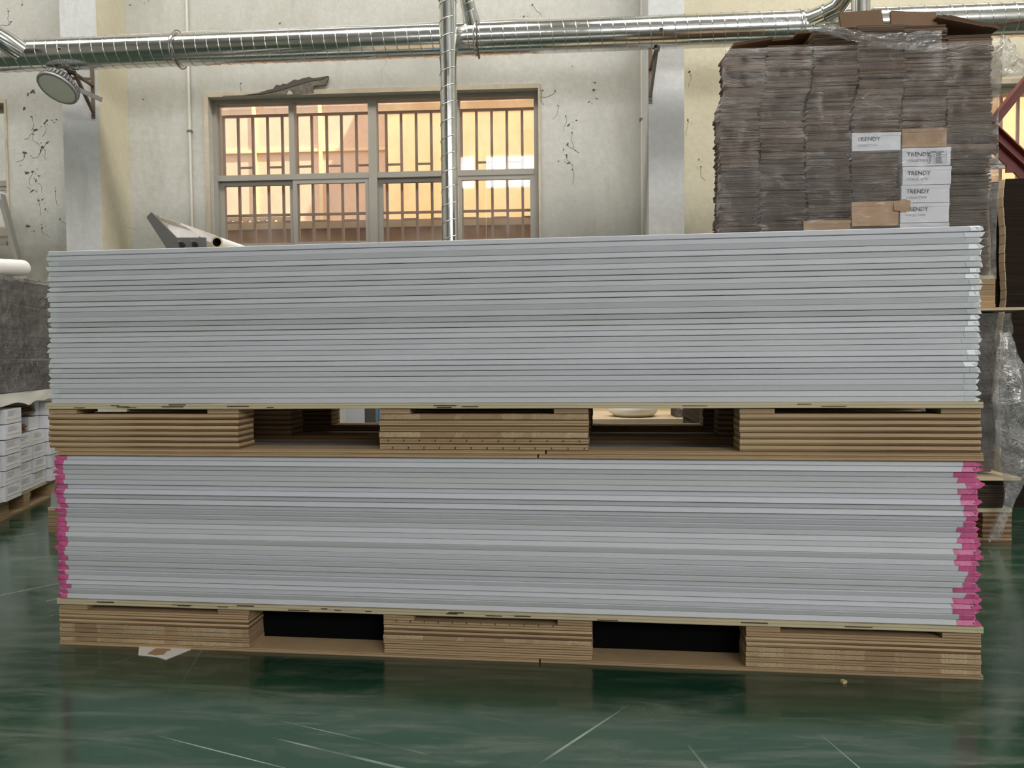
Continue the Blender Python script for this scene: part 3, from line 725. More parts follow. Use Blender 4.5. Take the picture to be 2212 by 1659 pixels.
def panel(i, n, z, h, stack, prev):
    if stack == 'upper': lab = 'white paper-wrapped panel, %s from the top of the upper stack' % ORD[i + 1]
    else: lab = 'white panel with pink-taped ends, %s from the top of the lower stack' % ORD[i + 1]
    p = thing('wrapped_board', lab, 'panel', sw(0, 0, z), SA, 'panels of the %s stack' % stack)
    up = stack == 'upper'
    if up: xa, xb = -1.214 + U(-.004, .004) - .004 * (i / n) , 1.206 + U(-.003, .003) - .004 * (i / n); y = U(-.003, .003)
    else:  xa, xb = -1.209 + U(-.003, .003), 1.207 + U(-.003, .003); y = U(-.005, .005)
    tilt = U(-.0025, .0025) if up else random.choice((-1, 1)) * U(.0005, .0045)
    tb, tt = max(0, tilt), max(0, -tilt)
    gap = random.choice((.0004, .0008, .0013)) if up else U(.0002, .0008)
    hh = h - gap; b = .0013; NX = 24; seed = i * 7.3 + (0 if up else 100)
    def sect(x):
        d = .0013 * nz(x * 1.1, seed); w = .0005 * nz(x * 1.9, seed, 5); yy = y + d
        return [(DEPTH, 0), (yy + tb + b, 0 + w * .3), (yy + tb, b + w * .3), (yy + tt, hh - b + w), (yy + tt + b, hh + w * .4), (DEPTH, hh)]
    mb = MB(); vs = []
    for k in range(NX + 1):
        x = xa + (xb - xa) * k / NX; vs += [(x, q[0], q[1]) for q in sect(x)]
    fs = [(k * 6 + j, (k + 1) * 6 + j, (k + 1) * 6 + (j + 1) % 6, k * 6 + (j + 1) % 6) for k in range(NX) for j in range(6)]
    fs += [(0, 1, 2, 3, 4, 5), tuple(NX * 6 + j for j in (5, 4, 3, 2, 1, 0))]
    mb.add(vs, fs)
    mb.build('body', 'wrap_paper', p)
    for side in (-1, 1):
        xe = xa if side < 0 else xb; S = sect(xe)
        mt = 'fold_paper' if up else 'pink_tape'
        mb = MB()
        # tape strip over the end of the front face
        w = (U(.018, .034) if up else (U(.018, .028) if side < 0 else U(.018, .052)))
        o = .0007; xi = xe - side * w; sk = U(-.006, .006)
        S2 = sect(xi)
        def strip(x, ss, dx): return [(x + dx * 0, ss[1][0], ss[1][1] - .0001), (x + dx * .3, ss[2][0] - o, ss[2][1]), (x + dx, ss[3][0] - o, ss[3][1]), (x + dx, ss[4][0], ss[4][1] + .0002)]
        P0, P1 = strip(xi, S2, sk), strip(xe, S, 0)
        fs = [(j, j + 1, 5 + j, 4 + j) for j in range(3)]
        if side > 0: fs = [f[::-1] for f in fs]
        tp = MB().add(P0 + P1, fs)
        # crumpled end fold pinched to an edge
        d = U(.006, .013) if up else (U(.004, .016) if U(0, 1) < .7 else U(.012, .022))
        zp = random.choice((.12, .3, .5, .72, .88)) * hh; th = U(.0008, .004)
        y0 = S[2][0]; secs = []
        def ring(x, za, zb, ys): return [(x, ys, za), (x, DEPTH - .02, za), (x, DEPTH - .02, zb), (x, ys, zb)]
        R0 = ring(xe - side * .0004, .0006, hh - .0006, y0 + .0004)
        R1 = ring(xe + side * d * .45, min(zp, hh * .5) * U(.15, .5), hh - (hh - max(zp, hh * .5)) * U(.15, .5), y0 + U(.0, .004))
        R2 = ring(xe + side * d, zp - th / 2, zp + th / 2, y0 + U(.001, .012))
        vs = R0 + R1 + R2
        fs = [(r * 4 + j, r * 4 + (j + 1) % 4, r * 4 + 4 + (j + 1) % 4, r * 4 + 4 + j) for r in range(2) for j in range(4)] + [(8, 9, 10, 11)]
        if side > 0: fs = [f[::-1] for f in fs]
        fold = MB().add(vs, fs)
        # small creased ear sticking out at the front corner
        ex = xe + side * d * U(.7, 1.15); ez = zp + U(-.003, .003)
        ear = [(xe - side * U(.004, .012), y0 - .0009, hh * U(.6, .95)), (xe - side * U(.0, .008), y0 - .0009, hh * U(.05, .3)), (ex, y0 + .002, ez), (xe, y0 + .006, hh * .5)]
        fold.add(ear, [(0, 1, 2), (0, 2, 3), (1, 3, 2), (0, 3, 1)])
        fo = fold.build('end_fold', mt, p)
        tp.build('tape', 'clear_tape' if up else 'pink_tape', p)
    return p
nU = nL = 30
hU, hL = (1.1030 - .6802) / nU, (.5362 - .1324) / nL
for i in range(nU): panel(i, nU, .6802 + (nU - 1 - i) * hU, hU, 'upper', None)
for i in range(nL): panel(i, nL, .1327 + (nL - 1 - i) * hL, hL, 'lower', None)

# ================================================================== RIGHT CARTON STACK
BX = [.702, .869, 1.06, 1.249, 1.447, 1.628, 1.815]
TOP = [2.078, 2.090, 2.150, 2.165, 2.160, 2.115]
CY = 3.30
def lean(z, k):
    t = min(1, max(0, (z - 1.80) / .12)); t = t * t * (3 - 2 * t)
    return .032 * t * (1 - k * .17) + .005 * math.sin(z * 9 + k)
ZB = 1.125
skip = {3: [(1.636, 1.716), (1.30, 1.433)], 4: [(1.30, 1.728)], 2: [(1.28, 1.358)]}
# folded carton lying flat: two boards joined at a fold
def flat_mesh(w, d, h):
    mb = MB(); t = h * .34
    mb.box(-w / 2, w / 2, U(0, .002), d, 0, t); mb.box(-w / 2 + U(-.003, .003), w / 2 + U(-.003, .003), U(-.002, .002), d, h * .45, h * .80)
    mb.box(-w / 2 + .003, -w / 2 + .006, .006, d - .004, t, h * .45)
    return mb.mesh('folded_carton', 'card_flat')
H = .0092; FD = [.13, .26, .45, .45, .45, .45]
variants = {k: [flat_mesh(BX[k + 1] - BX[k] - .008, FD[k], H * s) for s in (.9, 1.0, 1.1)] for k in range(6)}
ordn = ['leftmost', 'second', 'third', 'fourth', 'fifth', 'rightmost']
rest = MB(); cnt = 0
for k in range(6):
    z = TOP[k]; n = 0; wave = U(0, 10)
    while z > ZB:
        if any(a < z - H / 2 < b_ for a, b_ in skip.get(k, [])): z -= H; continue
        vi = random.randrange(3); hh = H * (.9, 1.0, 1.1)[vi]; z -= hh + (U(.002, .005) if U(0, 1) < .16 else 0)
        cx = (BX[k] + BX[k + 1]) / 2 + lean(z, k) + .005 * nz(z * 9, wave) + U(-.005, .005)
        yy = CY + .006 * nz(z * 14, wave, 3) + U(-.006, .006)
        ry = .008 * nz(z * 6, wave, 8) + U(-.005, .005)
        if n < 50:
            o = put('folded_carton', variants[k][vi], None, (cx, yy, z), None, (0, ry, U(-.012, .012)))
            o['label'] = 'brown carton folded flat, %s from the top of the %s column of the wrapped stack' % (ORD[n + 1], ordn[k])
            o['category'] = 'carton'; o['group'] = 'flat cartons in the %s column' % ordn[k]
        else:
            w = BX[k + 1] - BX[k] - .008
            rest.box(cx - w / 2, cx + w / 2, yy, CY + FD[k], z + .0002, z + hh * .34); rest.box(cx - w / 2 + .001, cx + w / 2 - .001, yy + .001, CY + FD[k], z + hh * .45, z + hh * .80)
        n += 1
rest.build('folded_carton_pile', 'card_flat', None, kind='stuff', label='lower flat brown cartons of the tall wrapped stack and those behind them', category='cartons')
# second, hidden row behind
mb = MB()
for k in range(2, 6):
    z = ZB
    while z < TOP[k] - .01: mb.box(BX[k], BX[k + 1] - .003, CY + .47 + U(0, .004), CY + .95 + U(0, .01), z, z + .021); z += .0225
mb.build('folded_carton_row', 'card_flat', None, kind='stuff', label='rear row of flat brown cartons in the tall wrapped stack', category='cartons')

# white and kraft cartons set into the columns
T1, T2 = text_mesh('TRENDY', .0245), text_mesh('COLLECTION', .0135)
for t in (T1, T2): t.materials.append(MATS['print_grey'])
T2.materials.clear(); T2.materials.append(MATS['print_light'])
def carton(x0, x1, z0, z1, mat_, label, text=True, table=False, y=CY - .013, d=.30, tx=.018, tz=.52, edge=True):
    cx = (x0 + x1) / 2; w = x1 - x0; h = z1 - z0
    t = thing('carton', label, 'carton', (cx, y, z0), U(-.012, .012))
    MB().box(-w / 2, w / 2, 0, d, 0, h * .86).build('body', mat_, t)
    lid = MB(); n = 14
    lid.prism([(-w / 2 - .0015, h * .80)] + [(-w / 2 - .0015 + (w + .003) * i / n, h * .855 + .0006 * (i % 2)) for i in range(n + 1)][:0] + [(w / 2 + .0015, h * .80), (w / 2 + .0015, h - .001), (-w / 2 - .0015, h - .001)], -.0022, d, 'y')
    lid.build('lid', mat_, t)
    if text:
        a = put('lettering', T1, t, (-w / 2 + tx, -.0026, h * tz), None, (math.radians(90), 0, 0))
        a = put('lettering', T2, t, (-w / 2 + tx, -.0026, h * tz - .0215), None, (math.radians(90), 0, 0))
    if table:
        mb = MB(); xa, xb, za, zb = w * .02, w * .41, h * .10, h * .84
        for i in range(7): zz = za + (zb - za) * i / 6; mb.box(xa, xb, -.0028, -.0023, zz - .0004, zz + .0004)
        for xx in (xa, xa + (xb - xa) * .34, xb): mb.box(xx - .0004, xx + .0004, -.0028, -.0023, za, zb)
        for i in range(5):
            zz = za + (zb - za) * (i + .3) / 6
            for (p, q) in ((.08, .26), (.45, .82)): mb.box(xa + (xb - xa) * p, xa + (xb - xa) * (q - U(0, .12)), -.0028, -.0023, zz, zz + .0045)
        mb.box(xa + .012, xb - .01, -.0028, -.0023, zb - .0085, zb - .0035)
        mb.build('printed_table', 'print_light', t)
    return t
carton(1.247, 1.442, 1.640, 1.714, 'carton_white', 'white printed carton alone in the fourth column of the wrapped stack')
carton(1.450, 1.644, 1.573, 1.647, 'carton_white', 'topmost white printed carton of the fifth column, with a small printed table', table=True)
carton(1.452, 1.647, 1.496, 1.570, 'carton_white', 'white printed carton second from the top in the fifth column')
carton(1.448, 1.642, 1.422, 1.494, 'carton_white', 'white printed carton third from the top in the fifth column')
carton(1.444, 1.640, 1.340, 1.420, 'carton_white', 'lowest white printed carton of the fifth column, beside a kraft flap', tz=.58)
carton(1.444, 1.640, 1.262, 1.338, 'carton_white', 'white carton mostly hidden behind the panels under the printed ones', text=False)
carton(1.450, 1.628, 1.650, 1.726, 'card_kraft', 'plain kraft carton on top of the white ones in the fifth column', False)
carton(1.248, 1.436, 1.330, 1.430, 'card_kraft', 'plain kraft carton low in the fourth column with a torn flap', False)
carton(1.050, 1.240, 1.275, 1.356, 'card_kraft', 'plain kraft carton low in the third column just above the panels', False)
fl = thing('torn_flap', 'torn kraft flap bridging the fourth and fifth columns', 'cardboard', (1.445, CY - .022, 1.39))
MB().prism([(-.03, 0), (.02, -.006), (.036, .002), (.036, .038), (.012, .046), (-.004, .044), (-.016, .035), (-.03, .034)], 0, .004).build('flap', 'card_kraft', fl)

# loose flats tilted on top
def loose(label, c, w, d, rot, n=2):
    t = thing('loose_flat_carton', label, 'carton', c, 0, 'loose flats on top of the wrapped stack'); t.rotation_euler = rot
    for k in range(n): MB().box(-w / 2 + .002 * k, w / 2 - .001 * k, 0, d, k * .0058, k * .0058 + .005).build('board', 'card_brown', t)
    return t
R = math.radians
loose('brown flat carton standing up at the middle of the stack top', (1.310, 3.36, 2.170), .178, .078, (R(74), R(-2), 0), 2)
loose('brown flat carton standing up just right of the stack top middle', (1.522, 3.36, 2.168), .190, .072, (R(72), R(4), 0), 2)
loose('lowest of three brown flats tilting down at the right of the stack top', (1.700, 3.33, 2.172), .20, .33, (R(2), R(13), 0), 2)
loose('middle one of three brown flats tilting down at the right of the stack top', (1.735, 3.36, 2.184), .20, .33, (R(2), R(14), 0), 2)
loose('outermost of three brown flats tilting down at the right of the stack top', (1.785, 3.39, 2.190), .215, .33, (R(2), R(15), 0), 2)
loose('brown flat carton poking out under the film at the left of the stack top', (.865, 3.38, 2.135), .17, .30, (R(4), R(-8), 0), 2)
loose('brown flat carton lying flat second from the left on the stack top', (.98, 3.42, 2.155), .17, .30, (R(2), R(-3), 0), 2)
loose('brown flat carton at the step between second and third columns', (1.13, 3.36, 2.160), .18, .30, (R(1), R(-2), 0), 2)

# stretch film round the load
def shell(name, mt, label, fn, nu, nv):
    mb = MB().grid(fn, nu, nv); return mb.build(name, mt, None, label=label, category='plastic film')
def wrap(u, v):
    z = 1.10 + v * .97
    # path: left side back -> front-left corner -> front -> right corner -> right side back
    L = [(.70, 4.2), (.70, 3.3), (1.83, 3.3), (1.83, 4.2)]; seg = [.22, .78, 1.0]
    wv = .006 * nz(z * 16, u * 3) + .004 * nz(z * 40, u * 9)
    ln_ = lean(z, 0)
    if u < .12: t = u / .12; return (1.04 - t * .28 + ln_, 4.25 - t * .80, z)
    if u < .22: t = (u - .12) / .10; return (.760 - t * .074 + ln_ + wv * 2, 3.45 - t * .172, z)
    if u < .78:
        t = (u - .22) / .56; return (.688 + ln_ + wv * 2 * (1 - t) * (t < .02) + t * (1.142 - ln_ * .6), CY - .026 + .005 * nz(u * 30, z * 5) + .0012 * nz(u * 80, z * 22) - .012 * max(0, nz(u * 46 + z * 9, z * 17, 2) - .32), z)
    t = (u - .78) / .22; return (1.83 + wv * 2 + ln_ * .4, 3.276 + t * .9, z)
shell('stretch_film', 'film_tight', 'clear wrinkled stretch film wound tightly round the tall carton stack', wrap, 190, 190)
def band(u, v):
    x = .80 + u * .80; zc = 2.175 - .11 * u + .015 * math.sin(u * 7); wd = .05 + .05 * u - .03 * math.sin(u * 3.0)
    if u < .3: wd += .012 * nz(u * 60, v * 6)
    return (x, CY - .05 + .012 * nz(u * 22, v * 4) + (.02 if u < .3 else .01) * nz(u * 50, v * 12) + .03 * u, zc + (v - .5) * wd + .008 * nz(u * 14, v * 2))
shell('film_band', 'film_band', 'cloudy bunched band of film across the top of the tall carton stack', band, 90, 12)
def flag(u, v):
    z = 2.09 - v * .17 - u * .02 * (1 - v); w = .015 + .075 * math.sin(min(1, v * 1.1) * 1.6)
    return (1.828 + u * w + .004 * nz(v * 12, u * 3), 3.27 + .02 * nz(u * 5, v * 7) - .02 * u, z)
shell('film_flag', 'film_loose', 'loose flap of clear film blowing off the top right corner of the carton stack', flag, 14, 24)
def tail(u, v):
    z = .88 - v * .86; w = .02 + .055 * math.sin(min(1, v * 1.25) * math.pi) + .02 * v * (1 - v)
    cx = 1.842 + .05 * math.sin(v * 2.6) - .06 * max(0, v - .75) / .25
    a = u * 2 * math.pi
    return (cx + w * math.cos(a) * (1 + .25 * nz(v * 14, u * 4)), 3.24 + w * .55 * math.sin(a) + .015 * nz(v * 10, u * 6, 2), z + .01 * nz(u * 6, v * 8))
shell('film_tail', 'film_loose', 'crumpled tail of clear film hanging to the floor at the right edge of the panels', tail, 20, 60)

# pallets and lower load beneath the wrapped cartons
def small_pallet(label, loc, w, d, h, mat_='ply_tan', nrow=3, rotz=0):
    p = thing('pallet', label, 'pallet', loc, rotz)
    MB().box(0, w, 0, d, h - .016, h).build('deck', 'ply_deck', p)
    for j in range(3):
        ya = j * (d - .1) / 2
        MB().box(0, w, ya, ya + .1, 0, .014).build('bottom_board', mat_, p)
        for i in range(nrow):
            xa = i * (w - .12) / (nrow - 1)
            nk = 5; hh = (h - .016 - .014) / nk
            for k in range(nk):
                MB().box(xa + U(-.001, .001) + .001, xa + .119, ya + .001, ya + .099, 0, hh - .001).build('plywood_strip', mat_, p, (0, 0, .014 + k * hh))
    return p
small_pallet('plywood pallet carrying the upper half of the tall carton stack', (.70, 3.30, .985), 1.14, .95, .132)
mb = MB(); z = .29
while z < .965:
    for k in range(3):
        mb.box(.70 + k * .385 + U(-.006, .006), 1.08 + k * .385 + U(-.012, .006), 3.33 + U(0, .015), 4.2, z, z + .0075)
    z += .0088
mb.build('folded_carton_bundle', 'card_dark', None, kind='stuff', label='dark wrapped bundle of flat cartons under the middle pallet at the right', category='cartons')
sb = thing('slip_sheet', 'pale plywood sheet under the middle pallet at the right of the panels', 'sheet', (1.32, 3.24, .969))
MB().box(-.62, .60, 0, .95, 0, .012).build('board', 'card_pale', sb)
sb = thing('slip_sheet', 'pale plywood sheet low at the right, beside the hanging film', 'sheet', (1.32, 3.24, .268))
MB().box(-.62, .60, 0, .95, 0, .012).build('board', 'card_pale', sb)
mb = MB(); z = .142
while z < .26:
    mb.box(.72 + U(-.006, .006), 1.90 + U(-.014, .006), 3.30 + U(0, .015), 4.2, z, z + .0075); z += .0088
mb.build('folded_carton_layer', 'card_dark', None, kind='stuff', label='thin layer of dark flat cartons on the lowest pallet at the right', category='cartons')
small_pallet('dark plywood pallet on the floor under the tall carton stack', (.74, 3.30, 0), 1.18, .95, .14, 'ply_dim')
def lowwrap(u, v):
    z = .29 + v * .67; wv = .012 * nz(z * 14, u * 3) + .006 * nz(z * 34, u * 6); bul = .045 * v * v
    if u < .6: t = u / .6; return (.70 + t * (1.165 + bul * 1.0), 3.29 + wv - .01 * v, z)
    t = (u - .6) / .4; return (1.868 + bul + wv * 1.6, 3.29 + t * .9, z)
shell('stretch_film', 'film_loose', 'wrinkled stretch film round the dark bundle under the middle pallet', lowwrap, 70, 60)

# upright cardboard slabs at the far right, fronts coloured dark as shade
def slab(label, x0, y0, ph):
    s = thing('cardboard_slab', label, 'cardboard', (x0, y0, 0))
    n = 36; Hs = 1.67
    def off(z): return .010 * math.sin(z * 7 + ph) + .0045 * math.sin(z * 19 + ph * 2) + .02 * (z / Hs) - .02
    board = MB()
    for i in range(n):
        z0_, z1_ = Hs * i / n, Hs * (i + 1) / n
        a, b_ = off(z0_) + U(-.0012, .0012), off(z1_ - .002) + U(-.0012, .0012)
        MB().prism([(a, 0), (a + .003, 0), (b_ + .003, z1_ - z0_ - .002), (b_, z1_ - z0_ - .002)], 0, .05).build('edge_strip', 'card_pale', s, (0, 0, z0_))
        board.prism([(off(z0_) + .0045, z0_), (1.6, z0_), (1.6, z1_), (off(z1_) + .0045, z1_)], 0, .05)
    board.build('board', 'card_shaded', s)
slab('front one of two warped upright cardboard slabs with shade-coloured fronts and pale edges', 2.285, 4.02, 0)
slab('rear one of two warped upright cardboard slabs with shade-coloured fronts and pale edges', 2.252, 4.09, .2)

# red steel bracing behind
rb = thing('steel_brace', 'dark red angle-iron cross braces in front of the right window', 'brace', (2.9, 5.0, 0))
mb = MB()
for n_, p, q in (('upper_brace', (-.55, 0, 1.72), (.75, 0, 3.36)), ('middle_brace', (-.4, .02, 2.44), (.9, .02, 1.16)), ('lower_brace', (-.4, .0, 2.33), (.55, .0, 1.42))):
    MB().beam(p, q, .062, .012, up=(0, 1, 0)).build(n_, 'steel_red', rb)
    d = Vector((0, -.026, 0)) ; e = (Vector(q) - Vector(p)).normalized().cross(Vector((0, 1, 0))) * .027; MB().beam(Vector(p) + d + e, Vector(q) + d + e, .007, .04, up=(0, 1, 0)).build('flange', 'steel_red', rb)
MB().box(-.06, .0, -.01, .01, 1.92, 1.98).build('gusset', 'steel_red', rb)
MB().box(.85, .95, -.05, .05, 0, 3.6).build('post', 'steel_red', rb)

# ================================================================== LEFT PALLET LOAD
LO, LR = (-2.75, 3.617, 0), 1.8513
def lthing(name, label, cat, group=None): return thing(name, label, cat, LO, LR, group)
p = thing('pallet', 'plywood pallet under the white cartons at the left edge', 'pallet', LO, LR)
MB().box(-.55, 1.0, 0, .9, .088, .104).build('deck', 'ply_deck', p)
MB().box(-.55, 1.0, .0, .1, 0, .012).build('bottom_board', 'ply_tan', p); MB().box(-.55, 1.0, .75, .85, 0, .012).build('bottom_board', 'ply_tan', p)
for xa in (-.47, -.16, .025, .30, .68):
    for ya in (0, .75):
        for k in range(5): MB().box(xa, xa + .085, ya + .001, ya + .1, 0, .0142).build('plywood_strip', 'ply_banded' if ya else 'ply_tan', p, (0, 0, .0125 + k * .015))
RH = .0765; cname = ['nearest', 'second', 'third', 'farthest']
colsL = [(-.03, .165, -.045, 6), (.242, .424, 0, 4), (.432, .612, -.004, 4), (.622, .80, -.03, 6), (-.24, -.04, -.03, 6)]
for ci, (ta, tb, y0, rows) in enumerate(colsL):
    for r in range(rows):
        w = tb - ta; h = RH - .0045
        if ci < 4: lab = 'white taped carton, %s from the bottom of the %s column on the left pallet' % (ORD[r + 1], cname[ci])
        else: lab = 'white taped carton, %s from the bottom of the column at the left frame edge' % ORD[r + 1]
        t = thing('white_carton', lab, 'carton', LO, LR, 'white cartons on the left pallet')
        dx, dy = U(-.006, .006), U(-.006, .006)
        MB().box(ta + dx, tb + dx, y0 + dy, y0 + .35, .105 + r * RH, .105 + r * RH + h).build('body', 'carton_white', t)
        za = .105 + r * RH; mb = MB()
        pts = [(ta + dx + .008 + (w - .016) * i / 8, za + h * .30 + .004 * nz(i * .8, r, ci)) for i in range(9)]
        mb.prism([(a, b_) for a, b_ in pts] + [(a, b_ + .006) for a, b_ in pts[::-1]], y0 + dy - .0012, y0 + dy - .0003)
        mb.build('tape', 'tape_gloss', t)
        mb = MB()
        for i in range(4): mb.box(ta + dx + w * .15, ta + dx + w * U(.5, .8), y0 + dy - .001, y0 + dy - .0002, za + h * (.55 + i * .1), za + h * (.57 + i * .1))
        mb.build('print_lines', 'print_light', t)
for lab, ta, tb, za, zb in (('small white carton on top of the third column on the left pallet', .455, .60, .412, .486), ('white carton end under the cream sheet on the left pallet', .55, .615, .49, .575)):
    t = lthing('white_carton', lab, 'carton'); MB().box(ta, tb, .02, .3, za, zb).build('body', 'carton_white', t); MB().box(ta + .01, tb - .01, .0185, .0198, za + .02, za + .026).build('tape', 'tape_gloss', t)
for i in range(9):
    za = .413 + i * .0085 + (.06 if i > 4 else 0); e0 = .16 + U(0, .05); e1 = (.40 if i <= 4 else .53) + U(-.01, .02)
    t = lthing('brown_flat', 'brown flat carton, %s from the bottom of the pile between the white cartons' % ORD[i + 1], 'carton', 'brown flats between the white cartons')
    MB().box(e0, e1, .01 + U(0, .02), .35, za, za + .004).build('board', 'card_brown', t); MB().box(e0 + .002, e1 - .003, .012, .35, za + .0045, za + .0078).build('board', 'card_brown', t)
# cream sheet with a scalloped lower edge
def sheet(u, v): 
    t = -.5 + u * 1.45; low = .582 + .012 * nz(t * 6) - .012 * math.exp(-((t - .28) / .05) ** 2)
    return (t, -.055 - .01 * nz(t * 5, v), low + v * (.637 - low))
MB().grid(sheet, 60, 4).grid(lambda u, v: (-.5 + u * 1.45, -.055 + v * .85, .637), 4, 2).build('cover_sheet', 'white_sheet', None, LO, LR, label='cream paper sheet covering the white cartons on the left pallet', category='paper sheet')
mb = MB(); z = .642
while z < 1.195:
    e1 = .60 + .012 * nz(z * 12) + U(-.006, .006); mb.box(-.5, e1 + .25, -.03 + .012 * nz(z * 9, 2) + U(-.006, .006), .75, z, z + .0068, 0); z += .0082
for k in range(9): mb.box(-.5 + k * .155, .862, -.01, .72, 1.196 + k * .0062 - .012, 1.196 + k * .0062 - .007)
mb.build('folded_carton_bundle', 'card_dark', None, LO, LR, kind='stuff', label='dark wrapped bundle of flat cartons on the left pallet', category='cartons')
def lw(u, v): 
    t = -.5 + u * 1.37; z = .642 + v * .565
    z += v * .05 * max(0, t + .1)
    return (t, -.052 + .012 * nz(t * 8, z * 10) + .006 * nz(t * 22, z * 40), z + (.012 * nz(t * 14, 3) if v > .97 else 0))
MB().grid(lw, 70, 60).grid(lambda u, v: (-.5 + u * 1.37, -.05 + v * .8, 1.207 + .05 * max(0, u * 1.37 - .4) + .026 * abs(nz(u * 26, v * 16)) + .012 * nz(u * 9, v * 6)), 60, 30).build('stretch_film', 'film_loose', None, LO, LR, label='glossy stretch film round the dark bundle on the left pallet', category='plastic film')
t = lthing('paper_roll', 'white rolled paper lying on the wrapped bundle at the left edge', 'paper roll')
MB().tube([(-.6 + i * .06, .10 + .004 * nz(i * .3), 1.262 + .10 * (-.6 + i * .06) + .003 * nz(i * .5, 2)) for i in range(22)], .046, 20).build('roll', 'white_paper', t)

# pallet half hidden behind the left end of the panels
small_pallet('plywood pallet half hidden behind the left end of the panel stack', (-2.352, 3.40, 0), .5, .9, .118, 'ply_tan', 2)
t = thing('wrapped_bundle', 'grey wrapped bundle on the half hidden pallet at the left', 'bundle', (-2.345, 3.41, .1185))
MB().prism([(0, 0), (.47, 0), (.47, .08), (.03, .08), (.012, .072), (.003, .055)], 0, .8).build('wrap', 'grey_wrap', t)

# ladder
ld_ = thing('step_ladder', 'aluminium step ladder standing by the wall at the left edge', 'ladder', (-4.4, 5.5, 0))
MB().beam((.80, 0, 0), (.315, 0, 2.03), .03, .05, up=(0, 1, 0)).build('stile', 'aluminium', ld_)
MB().beam((.775, .022, 0), (.29, .022, 2.03), .014, .012, up=(0, 1, 0)).build('stile_web', 'steel_grey', ld_)
MB().beam((-.5, 0, 0), (-.1, 0, 2.03), .03, .05, up=(0, 1, 0)).build('stile', 'aluminium', ld_)
for z in (.40, .67, .94, 1.21, 1.48, 1.75):
    t = z / 2.03; MB().beam((-.5 + .4 * t + .02, 0, z), (.80 - .485 * t - .02, 0, z), .05, .024, up=(0, 1, 0)).build('rung', 'aluminium', ld_)
MB().box(-.13, .325, -.05, .05, 1.99, 2.05).build('top_cap', 'white_paper', ld_)

# ================================================================== ROLL STAND BEHIND THE PANELS
rs = thing('roll_stand', 'grey steel roll stand with paper web behind the panels', 'machine', (-1.70, 3.40, 0))
plate = [(-.144, 1.446), (-.120, 1.469), (-.006, 1.352), (.129, 1.350), (.129, .90), (-.057, .90), (-.057, 1.309)]
MB().prism(plate[::-1], 0, .012).build('side_plate', 'steel_grey', rs)
MB().prism(plate[::-1], 1.2, 1.212).build('side_plate', 'steel_grey', rs)
MB().tube([(-.100, .012, 1.448), (-.100, 1.2, 1.448)], .009, 12).build('top_rod', 'aluminium', rs)
MB().tube([(-.02, .012, 1.318), (-.02, 1.2, 1.318)], .012, 12).build('feed_rod', 'steel_dark', rs)
def web(u, v):
    y = .22 + u * .42
    pts_ = [(-.098, 1.4585), (-.05, 1.425 + .006 * math.sin(u * 9)), (.03, 1.37), (.115, 1.335)]
    s = v * 3; i = min(2, int(s)); f = s - i
    return (pts_[i][0] * (1 - f) + pts_[i + 1][0] * f, y, pts_[i][1] * (1 - f) + pts_[i + 1][1] * f)
MB().grid(web, 10, 12).build('paper_web', 'thin_paper', rs)
MB().grid(lambda u, v: (-.104 + .004 * u, .12 + u * .30, 1.452 - v * .14), 6, 4).build('paper_backing', 'carton_white', rs)
MB().tube([(.172, .02, 1.330), (.172, .75, 1.330)], .027, 24, False).tube([(.172, .02, 1.330), (.172, .75, 1.330)], .0195, 24, False, 1).lathe([(.0195, 0), (.027, 0)], 24, Matrix.Translation((.172, .02, 1.33)) @ Matrix.Rotation(R(90), 4, 'X'), 2).build('paper_roll', ['white_paper', 'steel_dark', 'card_pale'], rs)
for x in (.024, .084):
    MB().tube([(x, -.001, 1.318), (x, -.016, 1.318)], .0115, 20).tube([(x, -.016, 1.318), (x, -.02, 1.318)], .006, 12).build('knob', 'steel_dark', rs)
    MB().tube([(x - .013, -.001, 1.332), (x - .013, -.018, 1.332)], .0035, 8).build('stud', 'aluminium', rs)
MB().box(-.05, .9, .0, 1.2, .86, .90).build('table', 'steel_grey', rs)
MB().box(-.05, .9, .02, 1.2, .9003, .93).build('board_stack', 'card_pale', rs)
for x in (-.04, .84):
    for y in (.02, 1.14): MB().box(x, x + .05, y, y + .05, 0, .86).build('leg', 'steel_grey', rs)

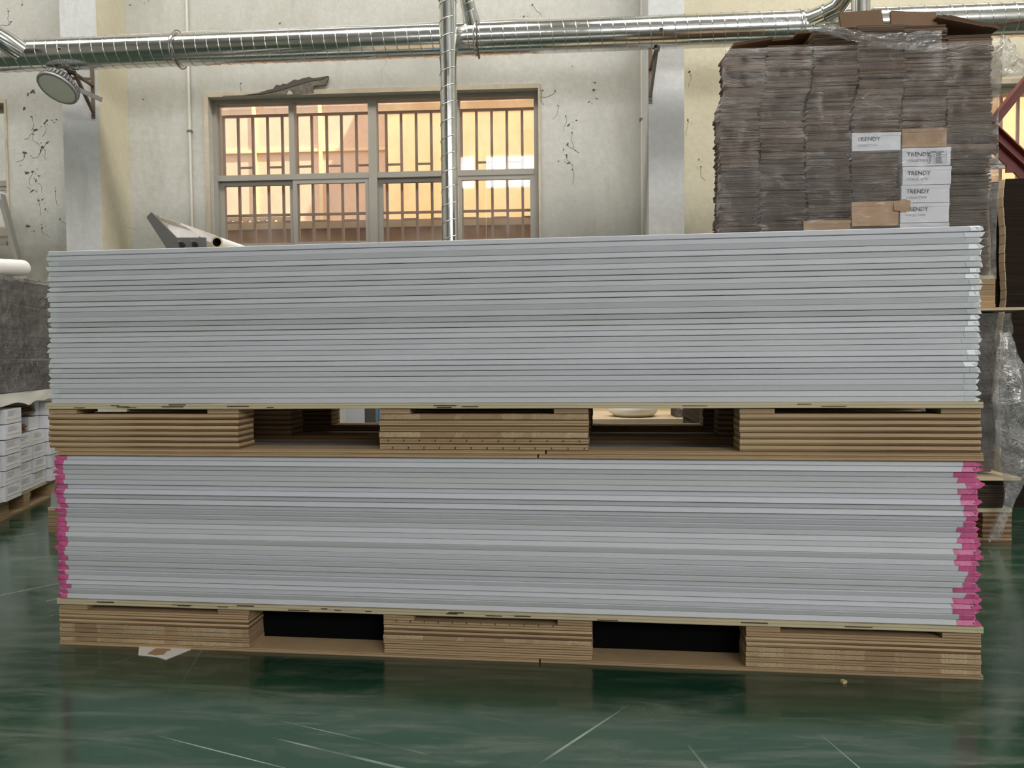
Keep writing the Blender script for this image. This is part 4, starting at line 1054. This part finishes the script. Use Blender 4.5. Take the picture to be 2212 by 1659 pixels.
# ================================================================== THINGS GLIMPSED THROUGH THE UPPER PALLET
t = thing('packing_bench', 'low cream bench seen through the right opening of the upper pallet', 'bench', (.55, 4.6, 0))
MB().box(-.5, .75, 0, .7, .38, .415).build('top', 'card_pale', t)
for x in (-.46, .67):
    for y in (.04, .6): MB().box(x, x + .05, y, y + .05, 0, .38).build('leg', 'card_pale', t)
MB().box(-.5, .75, .69, .71, .415, .95).build('back_panel', 'card_pale', t)
sk = MB().lathe([(0, 0), (.12, .003), (.155, .03), (.15, .07), (.09, .10), (.03, .115), (0, .117)], 24)
sk.v = [(x * (1 + .15 * nz(x * 9, y * 9)), y, z * (1 + .2 * nz(x * 7, y * 7, 3))) for x, y, z in sk.v]
sk.build('sack', 'white_sheet', None, (.50, 4.82, .416), label='white sack lying on the bench seen through the pallet opening', category='sack')
t = thing('wrapped_bundle', 'small dark film-wrapped bundle on the bench seen through the pallet opening', 'bundle', (.86, 4.8, .416))
MB().box(-.12, .08, -.1, .1, 0, .13).build('block', 'card_dark', t)
MB().grid(lambda u, v: (-.125 + u * .21, -.108 + .01 * nz(u * 9, v * 9), .001 + v * .13), 20, 12).build('film', 'film_loose', t)
for lab, x, mt in (('white storage bin seen through the left opening of the upper pallet', -1.24, 'carton_white'), ('blue storage bin seen through the left opening of the upper pallet', -1.075, 'blue_plastic')):
    t = thing('storage_bin', lab, 'bin', (x, 4.75, 0)); w = .07
    MB().prism([(-w, 0), (w, 0), (w + .01, .55), (-w - .01, .55)], 0, .3).build('body', mt, t); MB().box(-w - .013, w + .013, -.01, .31, .5505, .57).build('rim', mt, t)

# ================================================================== FLOOR LITTER
t = thing('wood_chip', 'tiny wood chip on the floor in front of the right pallet block', 'wood chip', (.697, 1.869, 0), .4)
MB().prism([(-.006, 0), (.006, .0), (.007, .006), (.001, .008), (-.006, .006)], -.005, .005).build('chip', 'wood_chip', t)
t = thing('paper_scrap', 'torn white paper scrap on the floor under the left pallet block', 'paper', (-1.085, 1.99, 0))
MB().prism([(-.075, .05), (.08, .036), (.046, -.036), (.03, -.028), (.015, -.02), (-.02, -.012), (-.045, -.008), (-.06, .02)], .0006, .0018, 'z').build('sheet', 'white_paper', t)
MB().prism([(-.02, .036), (.022, .034), (.03, .022), (.02, .02), (.024, -.006), (.006, -.012), (-.022, -.004)], .002, .0032, 'z').build('kraft_layer', 'card_kraft', t)
